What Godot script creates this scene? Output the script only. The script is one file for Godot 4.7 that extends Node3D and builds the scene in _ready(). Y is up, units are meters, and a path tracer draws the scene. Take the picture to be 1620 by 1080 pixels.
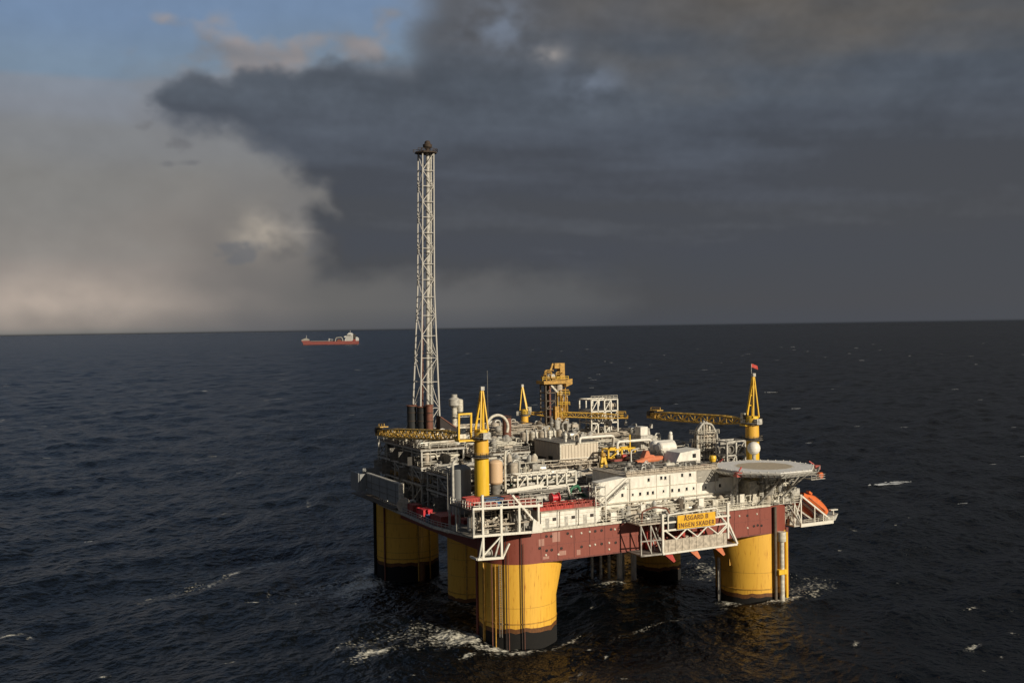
extends Node3D
# An offshore platform on a dark sea, seen from the air. Axes: a runs along the lit front of the platform, b runs away from it, z is height;
# P(a, b, z) turns them into Godot's x, y, z. All sizes are metres; the front column stands at a = b = 0.

var M := {}
var taken := {}
var rng := RandomNumberGenerator.new()


class MB:
	var v := PackedVector3Array()
	var n := PackedVector3Array()
	var ix := PackedInt32Array()

	func quad(a: Vector3, b: Vector3, c: Vector3, d: Vector3, nn: Vector3) -> void:
		quad4(a, b, c, d, nn, nn, nn, nn)

	func quad4(a: Vector3, b: Vector3, c: Vector3, d: Vector3, na: Vector3, nb: Vector3, nc: Vector3, nd: Vector3) -> void:
		var g := (c - a).cross(d - b)
		var k := v.size()
		v.append(a); v.append(b); v.append(c); v.append(d)
		n.append(na); n.append(nb); n.append(nc); n.append(nd)
		if g.dot(na + nc) > 0.0:
			ix.append_array([k, k + 2, k + 1, k, k + 3, k + 2])
		else:
			ix.append_array([k, k + 1, k + 2, k, k + 2, k + 3])

	func tri(a: Vector3, b: Vector3, c: Vector3, nn: Vector3) -> void:
		var k := v.size()
		v.append(a); v.append(b); v.append(c)
		n.append(nn); n.append(nn); n.append(nn)
		if (b - a).cross(c - a).dot(nn) > 0.0:
			ix.append_array([k, k + 2, k + 1])
		else:
			ix.append_array([k, k + 1, k + 2])

	func box(c: Vector3, s: Vector3, q := Basis()) -> MB:
		var x := q.x * s.x * 0.5
		var y := q.y * s.y * 0.5
		var z := q.z * s.z * 0.5
		quad(c + x - y - z, c + x + y - z, c + x + y + z, c + x - y + z, q.x)
		quad(c - x - y - z, c - x + y - z, c - x + y + z, c - x - y + z, -q.x)
		quad(c + y - x - z, c + y + x - z, c + y + x + z, c + y - x + z, q.y)
		quad(c - y - x - z, c - y + x - z, c - y + x + z, c - y - x + z, -q.y)
		quad(c + z - x - y, c + z + x - y, c + z + x + y, c + z - x + y, q.z)
		quad(c - z - x - y, c - z + x - y, c - z + x + y, c - z - x + y, -q.z)
		return self

	# a box from platform coordinates: a0..a1, b0..b1, z0..z1
	func cub(a0: float, a1: float, b0: float, b1: float, z0: float, z1: float) -> MB:
		return box(Vector3((a0 + a1) * 0.5, (z0 + z1) * 0.5, -(b0 + b1) * 0.5), Vector3(absf(a1 - a0), absf(z1 - z0), absf(b1 - b0)))

	func frame(d: Vector3) -> Basis:
		var y := d.normalized()
		var r := Vector3.UP if absf(y.y) < 0.95 else Vector3.RIGHT
		var x := r.cross(y).normalized()
		return Basis(x, y, x.cross(y))

	func bar(p: Vector3, q: Vector3, w: float, h := -1.0) -> MB:
		if p.distance_to(q) > 0.001:
			box((p + q) * 0.5, Vector3(w, p.distance_to(q), w if h < 0.0 else h), frame(q - p))
		return self

	func tube(p: Vector3, q: Vector3, r: float, r2 := -1.0, seg := 8, caps := true) -> MB:
		if r2 < 0.0:
			r2 = r
		var f := frame(q - p)
		var k := v.size()
		for i in seg + 1:
			var t := TAU * i / seg
			var o := f.x * cos(t) + f.z * sin(t)
			v.append(p + o * r); v.append(q + o * r2)
			n.append(o); n.append(o)
		for i in seg:
			var c := k + i * 2
			# f.x, f.y, f.z right handed: going round from x to z turns clockwise about y
			ix.append_array([c, c + 3, c + 1, c, c + 2, c + 3])
		if caps:
			disc(p, -f.y, r, seg)
			disc(q, f.y, r2, seg)
		return self

	func disc(c: Vector3, nn: Vector3, r: float, seg := 12) -> MB:
		if r < 0.001:
			return self
		var f := frame(nn)
		var k := v.size()
		v.append(c); n.append(f.y)
		for i in seg + 1:
			var t := TAU * i / seg
			v.append(c + (f.x * cos(t) + f.z * sin(t)) * r); n.append(f.y)
		for i in seg:
			ix.append_array([k, k + 2 + i, k + 1 + i] if (v[k + 1] - c).cross(v[k + 2] - c).dot(f.y) > 0.0 else [k, k + 1 + i, k + 2 + i])
		return self

	# profile of (radius, height) along the axis
	func lathe(base: Vector3, axis: Vector3, prof: Array, seg := 16) -> MB:
		var f := frame(axis)
		for j in prof.size() - 1:
			var p: Vector2 = prof[j]
			var q: Vector2 = prof[j + 1]
			var sl := Vector2(q.y - p.y, p.x - q.x).normalized()
			for i in seg:
				var t0 := TAU * i / seg
				var t1 := TAU * (i + 1) / seg
				var o0 := f.x * cos(t0) + f.z * sin(t0)
				var o1 := f.x * cos(t1) + f.z * sin(t1)
				var n0 := o0 * sl.x + f.y * sl.y
				var n1 := o1 * sl.x + f.y * sl.y
				quad4(base + o0 * p.x + f.y * p.y, base + o1 * p.x + f.y * p.y, base + o1 * q.x + f.y * q.y, base + o0 * q.x + f.y * q.y, n0, n1, n1, n0)
		return self

	func capsule(p: Vector3, q: Vector3, r: float, seg := 12) -> MB:
		var L := p.distance_to(q)
		return lathe(p, q - p, [Vector2(0, -r * 0.5), Vector2(r * 0.55, -r * 0.4), Vector2(r * 0.88, -r * 0.2), Vector2(r, 0), Vector2(r, L), Vector2(r * 0.88, L + r * 0.2), Vector2(r * 0.55, L + r * 0.4), Vector2(0, L + r * 0.5)], seg)

	func sphere(c: Vector3, r: float, seg := 12) -> MB:
		var pr := []
		for i in 9:
			pr.append(Vector2(sin(PI * i / 8.0) * r, -cos(PI * i / 8.0) * r))
		return lathe(c, Vector3.UP, pr, seg)

	# a pipe along points, its corners rounded
	func pipe(pts: Array, r: float, seg := 6) -> MB:
		var path := []
		for i in pts.size():
			if i == 0 or i == pts.size() - 1:
				path.append(pts[i])
				continue
			var p: Vector3 = pts[i]
			var a: Vector3 = pts[i - 1]
			var b: Vector3 = pts[i + 1]
			var k := minf(r * 2.2, minf(p.distance_to(a), p.distance_to(b)) * 0.45)
			var s := p + (a - p).normalized() * k
			var e := p + (b - p).normalized() * k
			path.append(s)
			path.append(s * 0.25 + p * 0.5 + e * 0.25)
			path.append(e)
		var f := Basis()
		var k0 := v.size()
		for i in path.size():
			var d: Vector3 = path[mini(i + 1, path.size() - 1)] - path[maxi(i - 1, 0)]
			if i == 0:
				f = frame(d)
			else:
				var y := d.normalized()
				var x := (f.x - y * f.x.dot(y)).normalized()
				f = Basis(x, y, x.cross(y))
			for j in seg + 1:
				var t := TAU * j / seg
				var o := f.x * cos(t) + f.z * sin(t)
				v.append(path[i] + o * r)
				n.append(o)
		for i in path.size() - 1:
			for j in seg:
				var c := k0 + i * (seg + 1) + j
				ix.append_array([c, c + seg + 2, c + seg + 1, c, c + 1, c + seg + 2])
		disc(path[0], path[0] - path[1], r, seg)
		disc(path[-1], path[-1] - path[-2], r, seg)
		return self

	# a plate with this outline of (a, b)
	func prism(poly: PackedVector2Array, z0: float, z1: float) -> MB:
		var ids := Geometry2D.triangulate_polygon(poly)
		for k in range(0, ids.size(), 3):
			for s in 2:
				var z := z1 if s == 0 else z0
				var p := []
				for m in 3:
					p.append(Vector3(poly[ids[k + m]].x, z, -poly[ids[k + m]].y))
				tri(p[0], p[1], p[2], Vector3.UP if s == 0 else Vector3.DOWN)
		var area := 0.0
		for i in poly.size():
			area += poly[i].cross(poly[(i + 1) % poly.size()])
		for i in poly.size():
			var p: Vector2 = poly[i]
			var q: Vector2 = poly[(i + 1) % poly.size()]
			var d := (q - p).normalized()
			var o := Vector2(d.y, -d.x) if area > 0.0 else Vector2(-d.y, d.x)
			quad(Vector3(p.x, z0, -p.y), Vector3(q.x, z0, -q.y), Vector3(q.x, z1, -q.y), Vector3(p.x, z1, -p.y), Vector3(o.x, 0, -o.y))
		return self

	# an outline of (x, y) in the plane of f.x, f.y pushed along f.z by depth
	func slab(poly: PackedVector2Array, at: Vector3, f: Basis, depth: float) -> MB:
		var ids := Geometry2D.triangulate_polygon(poly)
		for k in range(0, ids.size(), 3):
			for s in [0.0, depth]:
				var p := []
				for m in 3:
					p.append(at + f.x * poly[ids[k + m]].x + f.y * poly[ids[k + m]].y + f.z * s)
				tri(p[0], p[1], p[2], f.z if s > 0.0 else -f.z)
		var area := 0.0
		for i in poly.size():
			area += poly[i].cross(poly[(i + 1) % poly.size()])
		for i in poly.size():
			var a := poly[i]
			var b := poly[(i + 1) % poly.size()]
			var d := (b - a).normalized()
			var o := Vector2(d.y, -d.x) if area > 0.0 else Vector2(-d.y, d.x)
			var pa := at + f.x * a.x + f.y * a.y
			var pb := at + f.x * b.x + f.y * b.y
			quad(pa, pb, pb + f.z * depth, pa + f.z * depth, f.x * o.x + f.y * o.y)
		return self

	# posts and two rails along points
	func rail(pts: Array, h := 1.1, w := 0.09, gap := 2.0) -> MB:
		for i in pts.size() - 1:
			var p: Vector3 = pts[i]
			var q: Vector3 = pts[i + 1]
			var k := maxi(1, int(p.distance_to(q) / gap))
			for j in k + 1:
				var m := p.lerp(q, float(j) / k)
				bar(m, m + Vector3(0, h, 0), w)
			for y in [h, h * 0.5]:
				bar(p + Vector3(0, y, 0), q + Vector3(0, y, 0), w)
		return self

	func add(o: MB, t := Transform3D()) -> MB:
		var k := v.size()
		for i in o.v.size():
			v.append(t * o.v[i])
			n.append(t.basis * o.n[i])
		for i in o.ix:
			ix.append(i + k)
		return self

	func mesh(origin := Vector3.ZERO) -> ArrayMesh:
		var ar := []
		ar.resize(Mesh.ARRAY_MAX)
		var vv := v.duplicate()
		for i in vv.size():
			vv[i] -= origin
		ar[Mesh.ARRAY_VERTEX] = vv
		ar[Mesh.ARRAY_NORMAL] = n
		ar[Mesh.ARRAY_INDEX] = ix
		var am := ArrayMesh.new()
		am.add_surface_from_arrays(Mesh.PRIMITIVE_TRIANGLES, ar)
		return am


func P(a: float, b: float, z: float) -> Vector3:
	return Vector3(a, z, -b)


func numbered(called: String) -> String:
	taken[called] = taken.get(called, -1) + 1
	return called if taken[called] == 0 else "%s_%03d" % [called, taken[called]]


func tag(o: Node, label: String, category: String, group := "") -> Node:
	o.set_meta("label", label)
	o.set_meta("category", category)
	if group != "":
		o.set_meta("group", group)
	return o


# a thing: a Node3D at its base whose children are its parts
func thing(called: String, label: String, category: String, at: Vector3, group := "") -> Node3D:
	var o := Node3D.new()
	o.name = numbered(called)
	add_child(o)
	o.position = at
	tag(o, label, category, group)
	return o


# one mesh under a thing; the shapes are given in the scene's axes
func part(called: String, mb: MB, mat: Material, under: Node3D, kind := "") -> MeshInstance3D:
	var o := MeshInstance3D.new()
	var origin := Vector3.ZERO
	var up: Node = under
	while up != self and up is Node3D:
		origin += up.position
		up = up.get_parent()
	o.mesh = mb.mesh(origin)
	o.material_override = mat
	o.name = called if not under.has_node(NodePath(called)) else part_name(called, under)
	under.add_child(o, true)
	if kind != "":
		o.set_meta("kind", kind)
	return o


func part_name(called: String, under: Node3D) -> String:
	var key := "%d/%s" % [under.get_instance_id(), called]
	var k: int = taken.get(key, 0) + 1
	taken[key] = k
	return "%s_%03d" % [called, k]


# a thing that is one mesh
func single(called: String, mb: MB, mat: Material, label: String, category: String, at: Vector3, group := "") -> MeshInstance3D:
	var o := MeshInstance3D.new()
	o.mesh = mb.mesh(at)
	o.material_override = mat
	o.name = numbered(called)
	o.position = at
	add_child(o)
	tag(o, label, category, group)
	return o


# a copy of a thing, with its parts and a label of its own
func again(o: Node3D, at: Vector3, label: String, turn := 0.0) -> Node3D:
	var c: Node3D = o.duplicate()
	c.name = numbered(String(o.name).rstrip("0123456789").trim_suffix("_"))
	add_child(c)
	c.position = at
	c.rotation.y = turn
	c.set_meta("label", label)
	return c


func noise_tex(freq: float, octaves: int, seed_: int, lo: float, hi: float, size := 512, kind := FastNoiseLite.TYPE_SIMPLEX_SMOOTH) -> NoiseTexture2D:
	var f := FastNoiseLite.new()
	f.seed = seed_
	f.noise_type = kind
	f.frequency = freq
	f.fractal_octaves = octaves
	var t := NoiseTexture2D.new()
	t.noise = f
	t.seamless = true
	t.width = size
	t.height = size
	var g := Gradient.new()
	g.set_color(0, Color(lo, lo, lo))
	g.set_color(1, Color(hi, hi, hi))
	g.set_offset(0, 0.25)
	g.set_offset(1, 0.75)
	t.color_ramp = g
	return t


# r, g, b are real-world base colours (linear)
func paint(called: String, r: float, g: float, b: float, rough := 0.6, tex: Texture2D = null, scale := Vector3(0.15, 0.15, 0.15), metal := 0.0) -> StandardMaterial3D:
	var m := StandardMaterial3D.new()
	m.resource_name = called
	m.albedo_color = Color(r, g, b).linear_to_srgb()
	m.roughness = rough
	m.metallic = metal
	if tex:
		m.albedo_texture = tex
		m.uv1_triplanar = true
		m.uv1_world_triplanar = true
		m.uv1_scale = scale
	M[called] = m
	return m


func materials() -> void:
	var dirt := noise_tex(0.012, 5, 3, 0.91, 1.0)
	var grime := noise_tex(0.012, 3, 8, 0.82, 1.0)
	var streak := noise_tex(0.015, 5, 21, 0.92, 1.0)
	var run := Vector3(0.22, 0.022, 0.22)
	# paint with rust runs: mostly clean, brown where the pattern is darkest
	var rusty := noise_tex(0.02, 5, 33, 0.9, 1.0)
	var g := Gradient.new()
	g.offsets = PackedFloat32Array([0.0, 0.12, 0.19, 0.30, 1.0])
	g.colors = PackedColorArray([Color(0.62, 0.44, 0.30), Color(0.78, 0.66, 0.54), Color(0.93, 0.90, 0.87), Color(0.965, 0.96, 0.955), Color.WHITE])
	rusty.color_ramp = g
	paint("yellow", 0.77, 0.425, 0.05, 0.5, rusty, Vector3(0.16, 0.016, 0.16))
	paint("crane_yellow", 0.80, 0.48, 0.03, 0.45, streak, run)
	paint("deep_yellow", 0.50, 0.27, 0.04, 0.5, grime)
	paint("boom_ochre", 0.64, 0.38, 0.06, 0.55, grime, Vector3(0.3, 0.3, 0.3))
	paint("hull_red", 0.235, 0.056, 0.035, 0.55, rusty, Vector3(0.2, 0.03, 0.2))
	paint("hull_red_dull", 0.19, 0.05, 0.036, 0.6, grime)
	paint("faded_red", 0.40, 0.20, 0.15, 0.6, streak, run)
	paint("hull_dark", 0.035, 0.022, 0.018, 0.7, grime)
	paint("fouling", 0.006, 0.0045, 0.003, 0.92, grime)
	paint("rust_yellow", 0.15, 0.055, 0.010, 0.7, grime, Vector3(0.3, 0.12, 0.3))
	paint("white", 0.74, 0.70, 0.60, 0.5, rusty, Vector3(0.3, 0.05, 0.3))
	paint("tower_white", 0.50, 0.465, 0.41, 0.5, streak, run)
	paint("wall_white", 0.80, 0.75, 0.65, 0.5, dirt, Vector3(0.1, 0.05, 0.1))
	paint("cream", 0.68, 0.62, 0.50, 0.55, grime)
	paint("beige", 0.52, 0.44, 0.34, 0.6, grime)
	paint("clad", 0.62, 0.53, 0.41, 0.55, streak, run)
	paint("grey", 0.38, 0.35, 0.30, 0.6, grime)
	paint("light_grey", 0.50, 0.465, 0.40, 0.55, grime)
	paint("mid_grey", 0.21, 0.19, 0.16, 0.6, grime)
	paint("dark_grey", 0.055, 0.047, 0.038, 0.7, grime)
	paint("deck_brown", 0.13, 0.10, 0.07, 0.75, grime)
	paint("galv", 0.48, 0.455, 0.40, 0.45, dirt, Vector3(0.2, 0.2, 0.2), 0.35)
	paint("silver", 0.66, 0.62, 0.54, 0.38, dirt, Vector3(0.2, 0.2, 0.2), 0.5)
	paint("stack_brown", 0.026, 0.017, 0.014, 0.75, grime)
	paint("rust", 0.20, 0.075, 0.045, 0.75, grime)
	paint("burnt", 0.055, 0.035, 0.022, 0.8, grime)
	paint("red", 0.44, 0.05, 0.035, 0.45, dirt)
	paint("dull_red", 0.36, 0.07, 0.05, 0.55, grime)
	paint("bright_red", 0.60, 0.025, 0.035, 0.45, dirt)
	paint("orange", 0.70, 0.15, 0.035, 0.4, dirt)
	paint("salmon", 0.62, 0.19, 0.085, 0.45, dirt)
	paint("blue", 0.03, 0.10, 0.22, 0.5, dirt)
	paint("green", 0.03, 0.14, 0.07, 0.55, dirt)
	paint("glass", 0.012, 0.014, 0.016, 0.12)
	paint("black", 0.012, 0.012, 0.012, 0.7)
	paint("sign_yellow", 0.78, 0.42, 0.015, 0.5, dirt)
	paint("facade_grey", 0.33, 0.30, 0.25, 0.6, dirt)
	paint("sign_ink", 0.16, 0.06, 0.012, 0.6)
	paint("heli_grey", 0.68, 0.65, 0.60, 0.75, dirt)
	paint("heli_olive", 0.44, 0.36, 0.25, 0.8, dirt)
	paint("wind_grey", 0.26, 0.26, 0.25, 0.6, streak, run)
	paint("ship_white", 0.50, 0.48, 0.44, 0.6)
	paint("ship_red", 0.26, 0.07, 0.058, 0.6, dirt, Vector3(0.02, 0.02, 0.02))


func _ready() -> void:
	# camera: 70 m above the sea, looking almost level; the horizon leans by 0.9 degrees as in the photograph
	var cam := Camera3D.new()
	cam.name = "camera"
	cam.fov = 34.83
	cam.near = 1.0
	cam.far = 90000.0
	var side := Vector3(0.89014335, -0.01502013, 0.455433)
	var up := Vector3(0.0192196, 0.99980474, -0.00459125)
	cam.transform = Transform3D(Basis(side, up, side.cross(up)).orthonormalized(), P(-114.192, -222.629, 70.036))
	add_child(cam)
	cam.current = true

	# sky and exposure
	var env := Environment.new()
	env.background_mode = Environment.BG_SKY
	var sky := Sky.new()
	var pano := PanoramaSkyMaterial.new()
	pano.panorama = sky_picture()
	sky.sky_material = pano
	env.sky = sky
	env.tonemap_mode = Environment.TONE_MAPPER_LINEAR
	env.tonemap_exposure = 1.0
	env.sdfgi_enabled = true
	env.ssao_enabled = true
	env.ssil_enabled = true
	var we := WorldEnvironment.new()
	we.name = "world_environment"
	we.environment = env
	add_child(we)

	# the sun: low, behind the camera and to its right
	var sun := DirectionalLight3D.new()
	sun.name = "sun"
	sun.light_energy = 1.5
	sun.light_color = Color(1.0, 0.96, 0.88)
	sun.light_angular_distance = 0.5
	sun.shadow_enabled = true
	add_child(sun)
	var high := deg_to_rad(22.5)
	var to_sun := P(0.335 * cos(high), -0.942 * cos(high), sin(high)).normalized()
	sun.look_at_from_position(Vector3.ZERO, -to_sun, Vector3.UP)

	materials()
	sea()
	hull()
	modules()
	quarters()
	structures()
	cranes()
	details()
	ship()


# ---- sky: air and clouds, as a function of azimuth and height above the horizon ----
const AHEAD := 27.085   # degrees from -z towards +x that the camera looks

func mixc(a: Color, b: Color, t: float) -> Color:
	return a.lerp(b, clampf(t, 0.0, 1.0))


func table(rows: Array, x: float) -> Color:
	if x <= rows[0][0]:
		return c8(rows[0])
	for i in rows.size() - 1:
		if x < rows[i + 1][0]:
			var t: float = (x - rows[i][0]) / (rows[i + 1][0] - rows[i][0])
			return c8(rows[i]).lerp(c8(rows[i + 1]), t * t * (3.0 - 2.0 * t))
	return c8(rows[-1])


func c8(r: Array) -> Color:
	return Color(r[1] / 255.0, r[2] / 255.0, r[3] / 255.0)


var sn := FastNoiseLite.new()
var sw := FastNoiseLite.new()
var sb := FastNoiseLite.new()
var cloud_edge := PackedVector2Array()


func cloud_distance(p: Vector2) -> float:
	var best := 1e9
	for i in cloud_edge.size():
		var q := Geometry2D.get_closest_point_to_segment(p, cloud_edge[i], cloud_edge[(i + 1) % cloud_edge.size()])
		best = minf(best, p.distance_squared_to(q))
	best = sqrt(best)
	return best if Geometry2D.is_point_in_polygon(p, cloud_edge) else -best


# colour (as seen, sRGB) of the air towards az degrees right of ahead and el degrees up
func air(az: float, el: float) -> Color:
	var wide := 1.0 + maxf(0.0, absf(az) - 30.0) * 0.02
	var e := maxf(el, 0.0)
	var s1 := sn.get_noise_2d(az * 10.0, e * 16.0)
	var s2 := sb.get_noise_2d(az * 4.0, e * 9.0)
	var s3 := sn.get_noise_2d(az * 34.0 + 50.0, e * 44.0)
	var puff0 := sn.get_noise_2d(az * 17.0 + 700.0, e * 26.0)
	# clear and hazy air away from the squall
	var clear := table([[0.0, 106, 107, 106], [0.4, 124, 119, 115], [1.6, 150, 141, 134], [3.0, 143, 136, 131], [4.2, 138, 134, 130], [7.0, 130, 129, 127], [9.8, 129, 131, 134], [10.9, 131, 136, 145], [12.1, 132, 140, 152], [12.6, 121, 140, 160], [15.5, 115, 137, 166], [24.0, 92, 110, 138], [60.0, 70, 90, 122], [90.0, 62, 82, 116]], e + s2 * 0.5 * clampf(e / 4.0, 0.0, 1.0) * clampf((11.5 - e) * 0.5, 0.0, 1.0) - clampf((az + 19.0) * 0.25, 0.0, 2.0) * clampf(e - 11.5, 0.0, 1.0) * 0.5)
	clear = clear * (1.0 + 0.035 * s1 + 0.02 * s3)
	clear.a = 1.0
	# sunlit mist low in the far left
	var glow := exp(-pow((az + 22.5) / 4.2, 2.0) - pow((e - 1.5) / 1.3, 2.0)) * (0.8 + 0.7 * s2 + 0.4 * s1)
	clear = mixc(clear, Color(0.84, 0.765, 0.70), glow * 0.85)
	# thin air under the squall darkens to the right, where rain hangs from it
	var under := table([[-18.0, 132, 126, 121], [-13.0, 114, 111, 109], [-9.0, 103, 102, 101], [-3.5, 98, 98, 99], [3.0, 91, 92, 94], [9.0, 79, 80, 83], [18.0, 70, 70, 73], [40.0, 74, 74, 78]], az + s2 * 1.5)
	under = mixc(under, Color(under.r * 0.86, under.g * 0.88, under.b * 0.92), 1.0 - e / 1.2)
	clear = mixc(clear, under, smoothstep(-21.0, -10.5, az + e * 0.3 + s2 * 2.5 + puff0 * 1.5) * smoothstep(9.0, 4.5, e + s2))
	glow = exp(-pow((az + 12.3) / 1.9, 2.0) - pow((e - 5.0) / 1.2, 2.0))
	clear = mixc(clear, Color(0.66, 0.625, 0.58), clampf(glow * (0.85 + 1.4 * puff0), 0.0, 1.0))
	# pink fair-weather tufts against the blue
	var tuft := exp(-pow((az + 13.6) / 4.0, 2.0) - pow((e - 14.1) / 1.2, 2.0)) + exp(-pow((az + 7.4) / 2.4, 2.0) - pow((e - 14.1) / 0.9, 2.0)) + 0.85 * exp(-pow((az + 6.4) / 0.9, 2.0) - pow((e - 15.6) / 0.55, 2.0)) + 0.7 * exp(-pow((az + 17.5) / 0.8, 2.0) - pow((e - 15.2) / 0.3, 2.0))
	tuft = clampf((tuft - 0.30 + 0.8 * s1 + 0.9 * puff0) * 1.25, 0.0, 1.0) * smoothstep(0.03, 0.3, tuft)
	clear = mixc(clear, Color(0.62, 0.58, 0.575).lerp(Color(0.47, 0.475, 0.50), clampf(0.35 - s2 * 2.0 - s1, 0.0, 1.0)), tuft * 0.85)
	# small dark scraps under the edge of the squall
	var scrap := exp(-pow((az + 18.3) / 0.8, 2.0) - pow((e - 10.05) / 0.4, 2.0)) + exp(-pow((az + 17.1) / 0.7, 2.0) - pow((e - 9.3) / 0.3, 2.0)) + exp(-pow((az + 12.6) / 2.6, 2.0) - pow((e - 4.0) / 0.55, 2.0)) + 0.7 * exp(-pow((az + 15.8) / 2.0, 2.0) - pow((e - 8.4) / 0.18, 2.0)) + 0.8 * exp(-pow((az + 12.2) / 0.8, 2.0) - pow((e - 6.0) / 0.4, 2.0))
	scrap = clampf((scrap - 0.5 + 1.3 * puff0 + 0.9 * s3) * 1.6, 0.0, 1.0) * smoothstep(0.05, 0.35, scrap)
	clear = mixc(clear, Color(0.415, 0.42, 0.435), scrap * 0.75)
	# the squall itself: frayed edges, thin veil outside them, long flat layers inside
	var w1 := sw.get_noise_2d(az * 14.0, e * 20.0)
	var w2 := sw.get_noise_2d(az * 14.0 + 400.0, e * 20.0 + 90.0)
	var fray := sn.get_noise_2d(az * 70.0 + 20.0, e * 95.0 + 7.0)
	var lay := sn.get_noise_2d(az * 2.6 + 300.0, e * 21.0 + az * 1.2)
	var puff := sn.get_noise_2d(az * 17.0 + 700.0, e * 26.0)
	var q := Vector2(az + w1 * 0.9 + s3 * 0.18, e + w2 * 0.5 + s3 * 0.16)
	var dd := cloud_distance(q) + puff * 0.45 + fray * 0.16
	var soft := 0.55
	if e < 5.0:
		soft = lerpf(1.5, 1.3, smoothstep(-8.0, 3.0, az)) + smoothstep(1.0, 9.0, az) * 1.6
	elif e < 11.0:
		soft = 0.8
	else:
		soft = lerpf(0.45, 1.6, smoothstep(-9.0, -4.0, az))
	var cover := smoothstep(-soft, soft * 0.9, dd)
	var veil := smoothstep(-2.6, 0.2, dd + s1 * 1.6 + puff) * 0.32 * smoothstep(2.0, 5.0, e)
	clear = mixc(clear, Color(0.475, 0.475, 0.485), veil)
	var dark := table([[0.0, 61, 63, 67], [1.2, 65, 66, 70], [3.0, 66, 69, 75], [4.2, 68, 71, 78], [5.6, 77, 80, 86], [7.5, 73, 77, 85], [10.0, 79, 85, 95], [12.0, 83, 90, 100], [14.0, 84, 90, 99], [16.0, 88, 90, 95], [30.0, 82, 85, 92], [60.0, 78, 84, 96], [90.0, 74, 82, 98]], e + lay * 1.6)
	dark = mixc(dark, Color(0.375, 0.36, 0.345), smoothstep(2.0, 17.0, az + s2 * 7.0) * smoothstep(11.0, 16.5, e + lay * 2.0 + s2 * 1.5))
	dark = mixc(dark, Color(0.275, 0.28, 0.293), smoothstep(9.0, 24.0, az) * smoothstep(12.0, 7.0, e) * 0.55)
	# paler holes near its top
	dark = mixc(dark, Color(0.42, 0.455, 0.51), (0.9 * exp(-pow((az - 4.2) / 1.7, 2.0) - pow((e - 12.4) / 0.9, 2.0)) + exp(-pow((az + 0.4) / 1.8, 2.0) - pow((e - 15.4) / 1.3, 2.0))) * clampf(0.5 + 1.6 * puff, 0.0, 1.0))
	dark = mixc(dark, Color(0.63, 0.60, 0.58), 0.75 * exp(-pow((az - 2.1) / 0.9, 2.0) - pow((e - 14.0) / 0.45, 2.0)) * clampf(0.45 + 2.2 * puff, 0.0, 1.0))
	var billow := smoothstep(6.0, 12.0, e)
	dark = dark * (1.0 + 0.17 * lay * (1.0 - 0.6 * billow) + 0.075 * puff * billow + 0.05 * s2 + 0.03 * fray)
	dark.a = 1.0
	var c := mixc(clear, dark, cover)
	# towards the sides and the back: broken grey cloud, as bright as the rest of the sky
	var broken := smoothstep(-0.18, 0.3, sn.get_noise_2d(az * 2.2 + 900.0, e * 5.0) + s2 * 0.6)
	var rest := table([[0.0, 104, 104, 106], [10.0, 96, 101, 110], [40.0, 80, 92, 112], [90.0, 70, 86, 112]], e)
	rest = mixc(rest, Color(0.36, 0.365, 0.38), broken * 0.8)
	return mixc(c, rest, smoothstep(32.0, 60.0, absf(az)) + smoothstep(24.0, 45.0, e) * 0.7)


func sky_picture() -> ImageTexture:
	sn.seed = 11
	sn.frequency = 0.016
	sn.fractal_octaves = 5
	sw.seed = 5
	sw.frequency = 0.011
	sw.fractal_octaves = 3
	sb.seed = 7
	sb.frequency = 0.022
	sb.fractal_octaves = 3
	for p in [[-18.2, 11.63], [-17.41, 12.25], [-16.25, 12.57], [-14.4, 12.59], [-12.2, 12.95], [-10.93, 12.87], [-9.31, 13.4], [-7.04, 13.32], [-5.4, 13.43], [-4.9, 14.08], [-4.46, 14.92], [-3.71, 15.93], [-2, 22], [0, 40], [62, 44], [62, -3], [30, -1.2], [20, 0.4], [12, 1.7], [7, 2.5], [3.04, 2.8], [-3.6, 2.97], [-8.19, 3.21], [-9.75, 3.48], [-10.11, 4.98], [-10.66, 6.27], [-10.08, 6.66], [-8.99, 6.14], [-9.42, 7.63], [-10.57, 7.74], [-11.26, 8.76], [-12.74, 9.23], [-14.76, 10.12], [-16.9, 10.6]]:
		cloud_edge.append(Vector2(p[0], p[1]))
	var W := 4096
	var H := 2048
	var low := Image.create(512, 256, false, Image.FORMAT_RGBF)
	for y in 256:
		var el := 90.0 - (y + 0.5) / 256.0 * 180.0
		for x in 512:
			var az := fposmod((x + 0.5) / 512.0 * 360.0 - AHEAD + 180.0, 360.0) - 180.0
			if el < -1.0:
				low.set_pixel(x, y, Color(0.02, 0.022, 0.026))
				continue
			# close the seam straight behind the camera
			var t := clampf((absf(az) - 150.0) / 30.0, 0.0, 1.0) * 0.5
			var c := air(az, el)
			if t > 0.0:
				c = mixc(c, air(-az, el), t)
			low.set_pixel(x, y, c.srgb_to_linear())
	low.resize(W, H, Image.INTERPOLATE_CUBIC)
	var x0 := int((AHEAD - 32.0) / 360.0 * W)
	var x1 := int((AHEAD + 32.0) / 360.0 * W)
	var y0 := int((90.0 - 24.0) / 180.0 * H)
	var y1 := int((90.0 + 0.6) / 180.0 * H)
	for y in range(y0, y1):
		var el := 90.0 - (y + 0.5) / H * 180.0
		for x in range(x0, x1):
			var az := (x + 0.5) / W * 360.0 - AHEAD
			var px := posmod(x, W)
			var t := smoothstep(32.0, 29.0, absf(az)) * smoothstep(24.0, 22.0, el)
			low.set_pixel(px, y, low.get_pixel(px, y).lerp(air(az, el).srgb_to_linear(), t))
	return ImageTexture.create_from_image(low)


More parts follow.
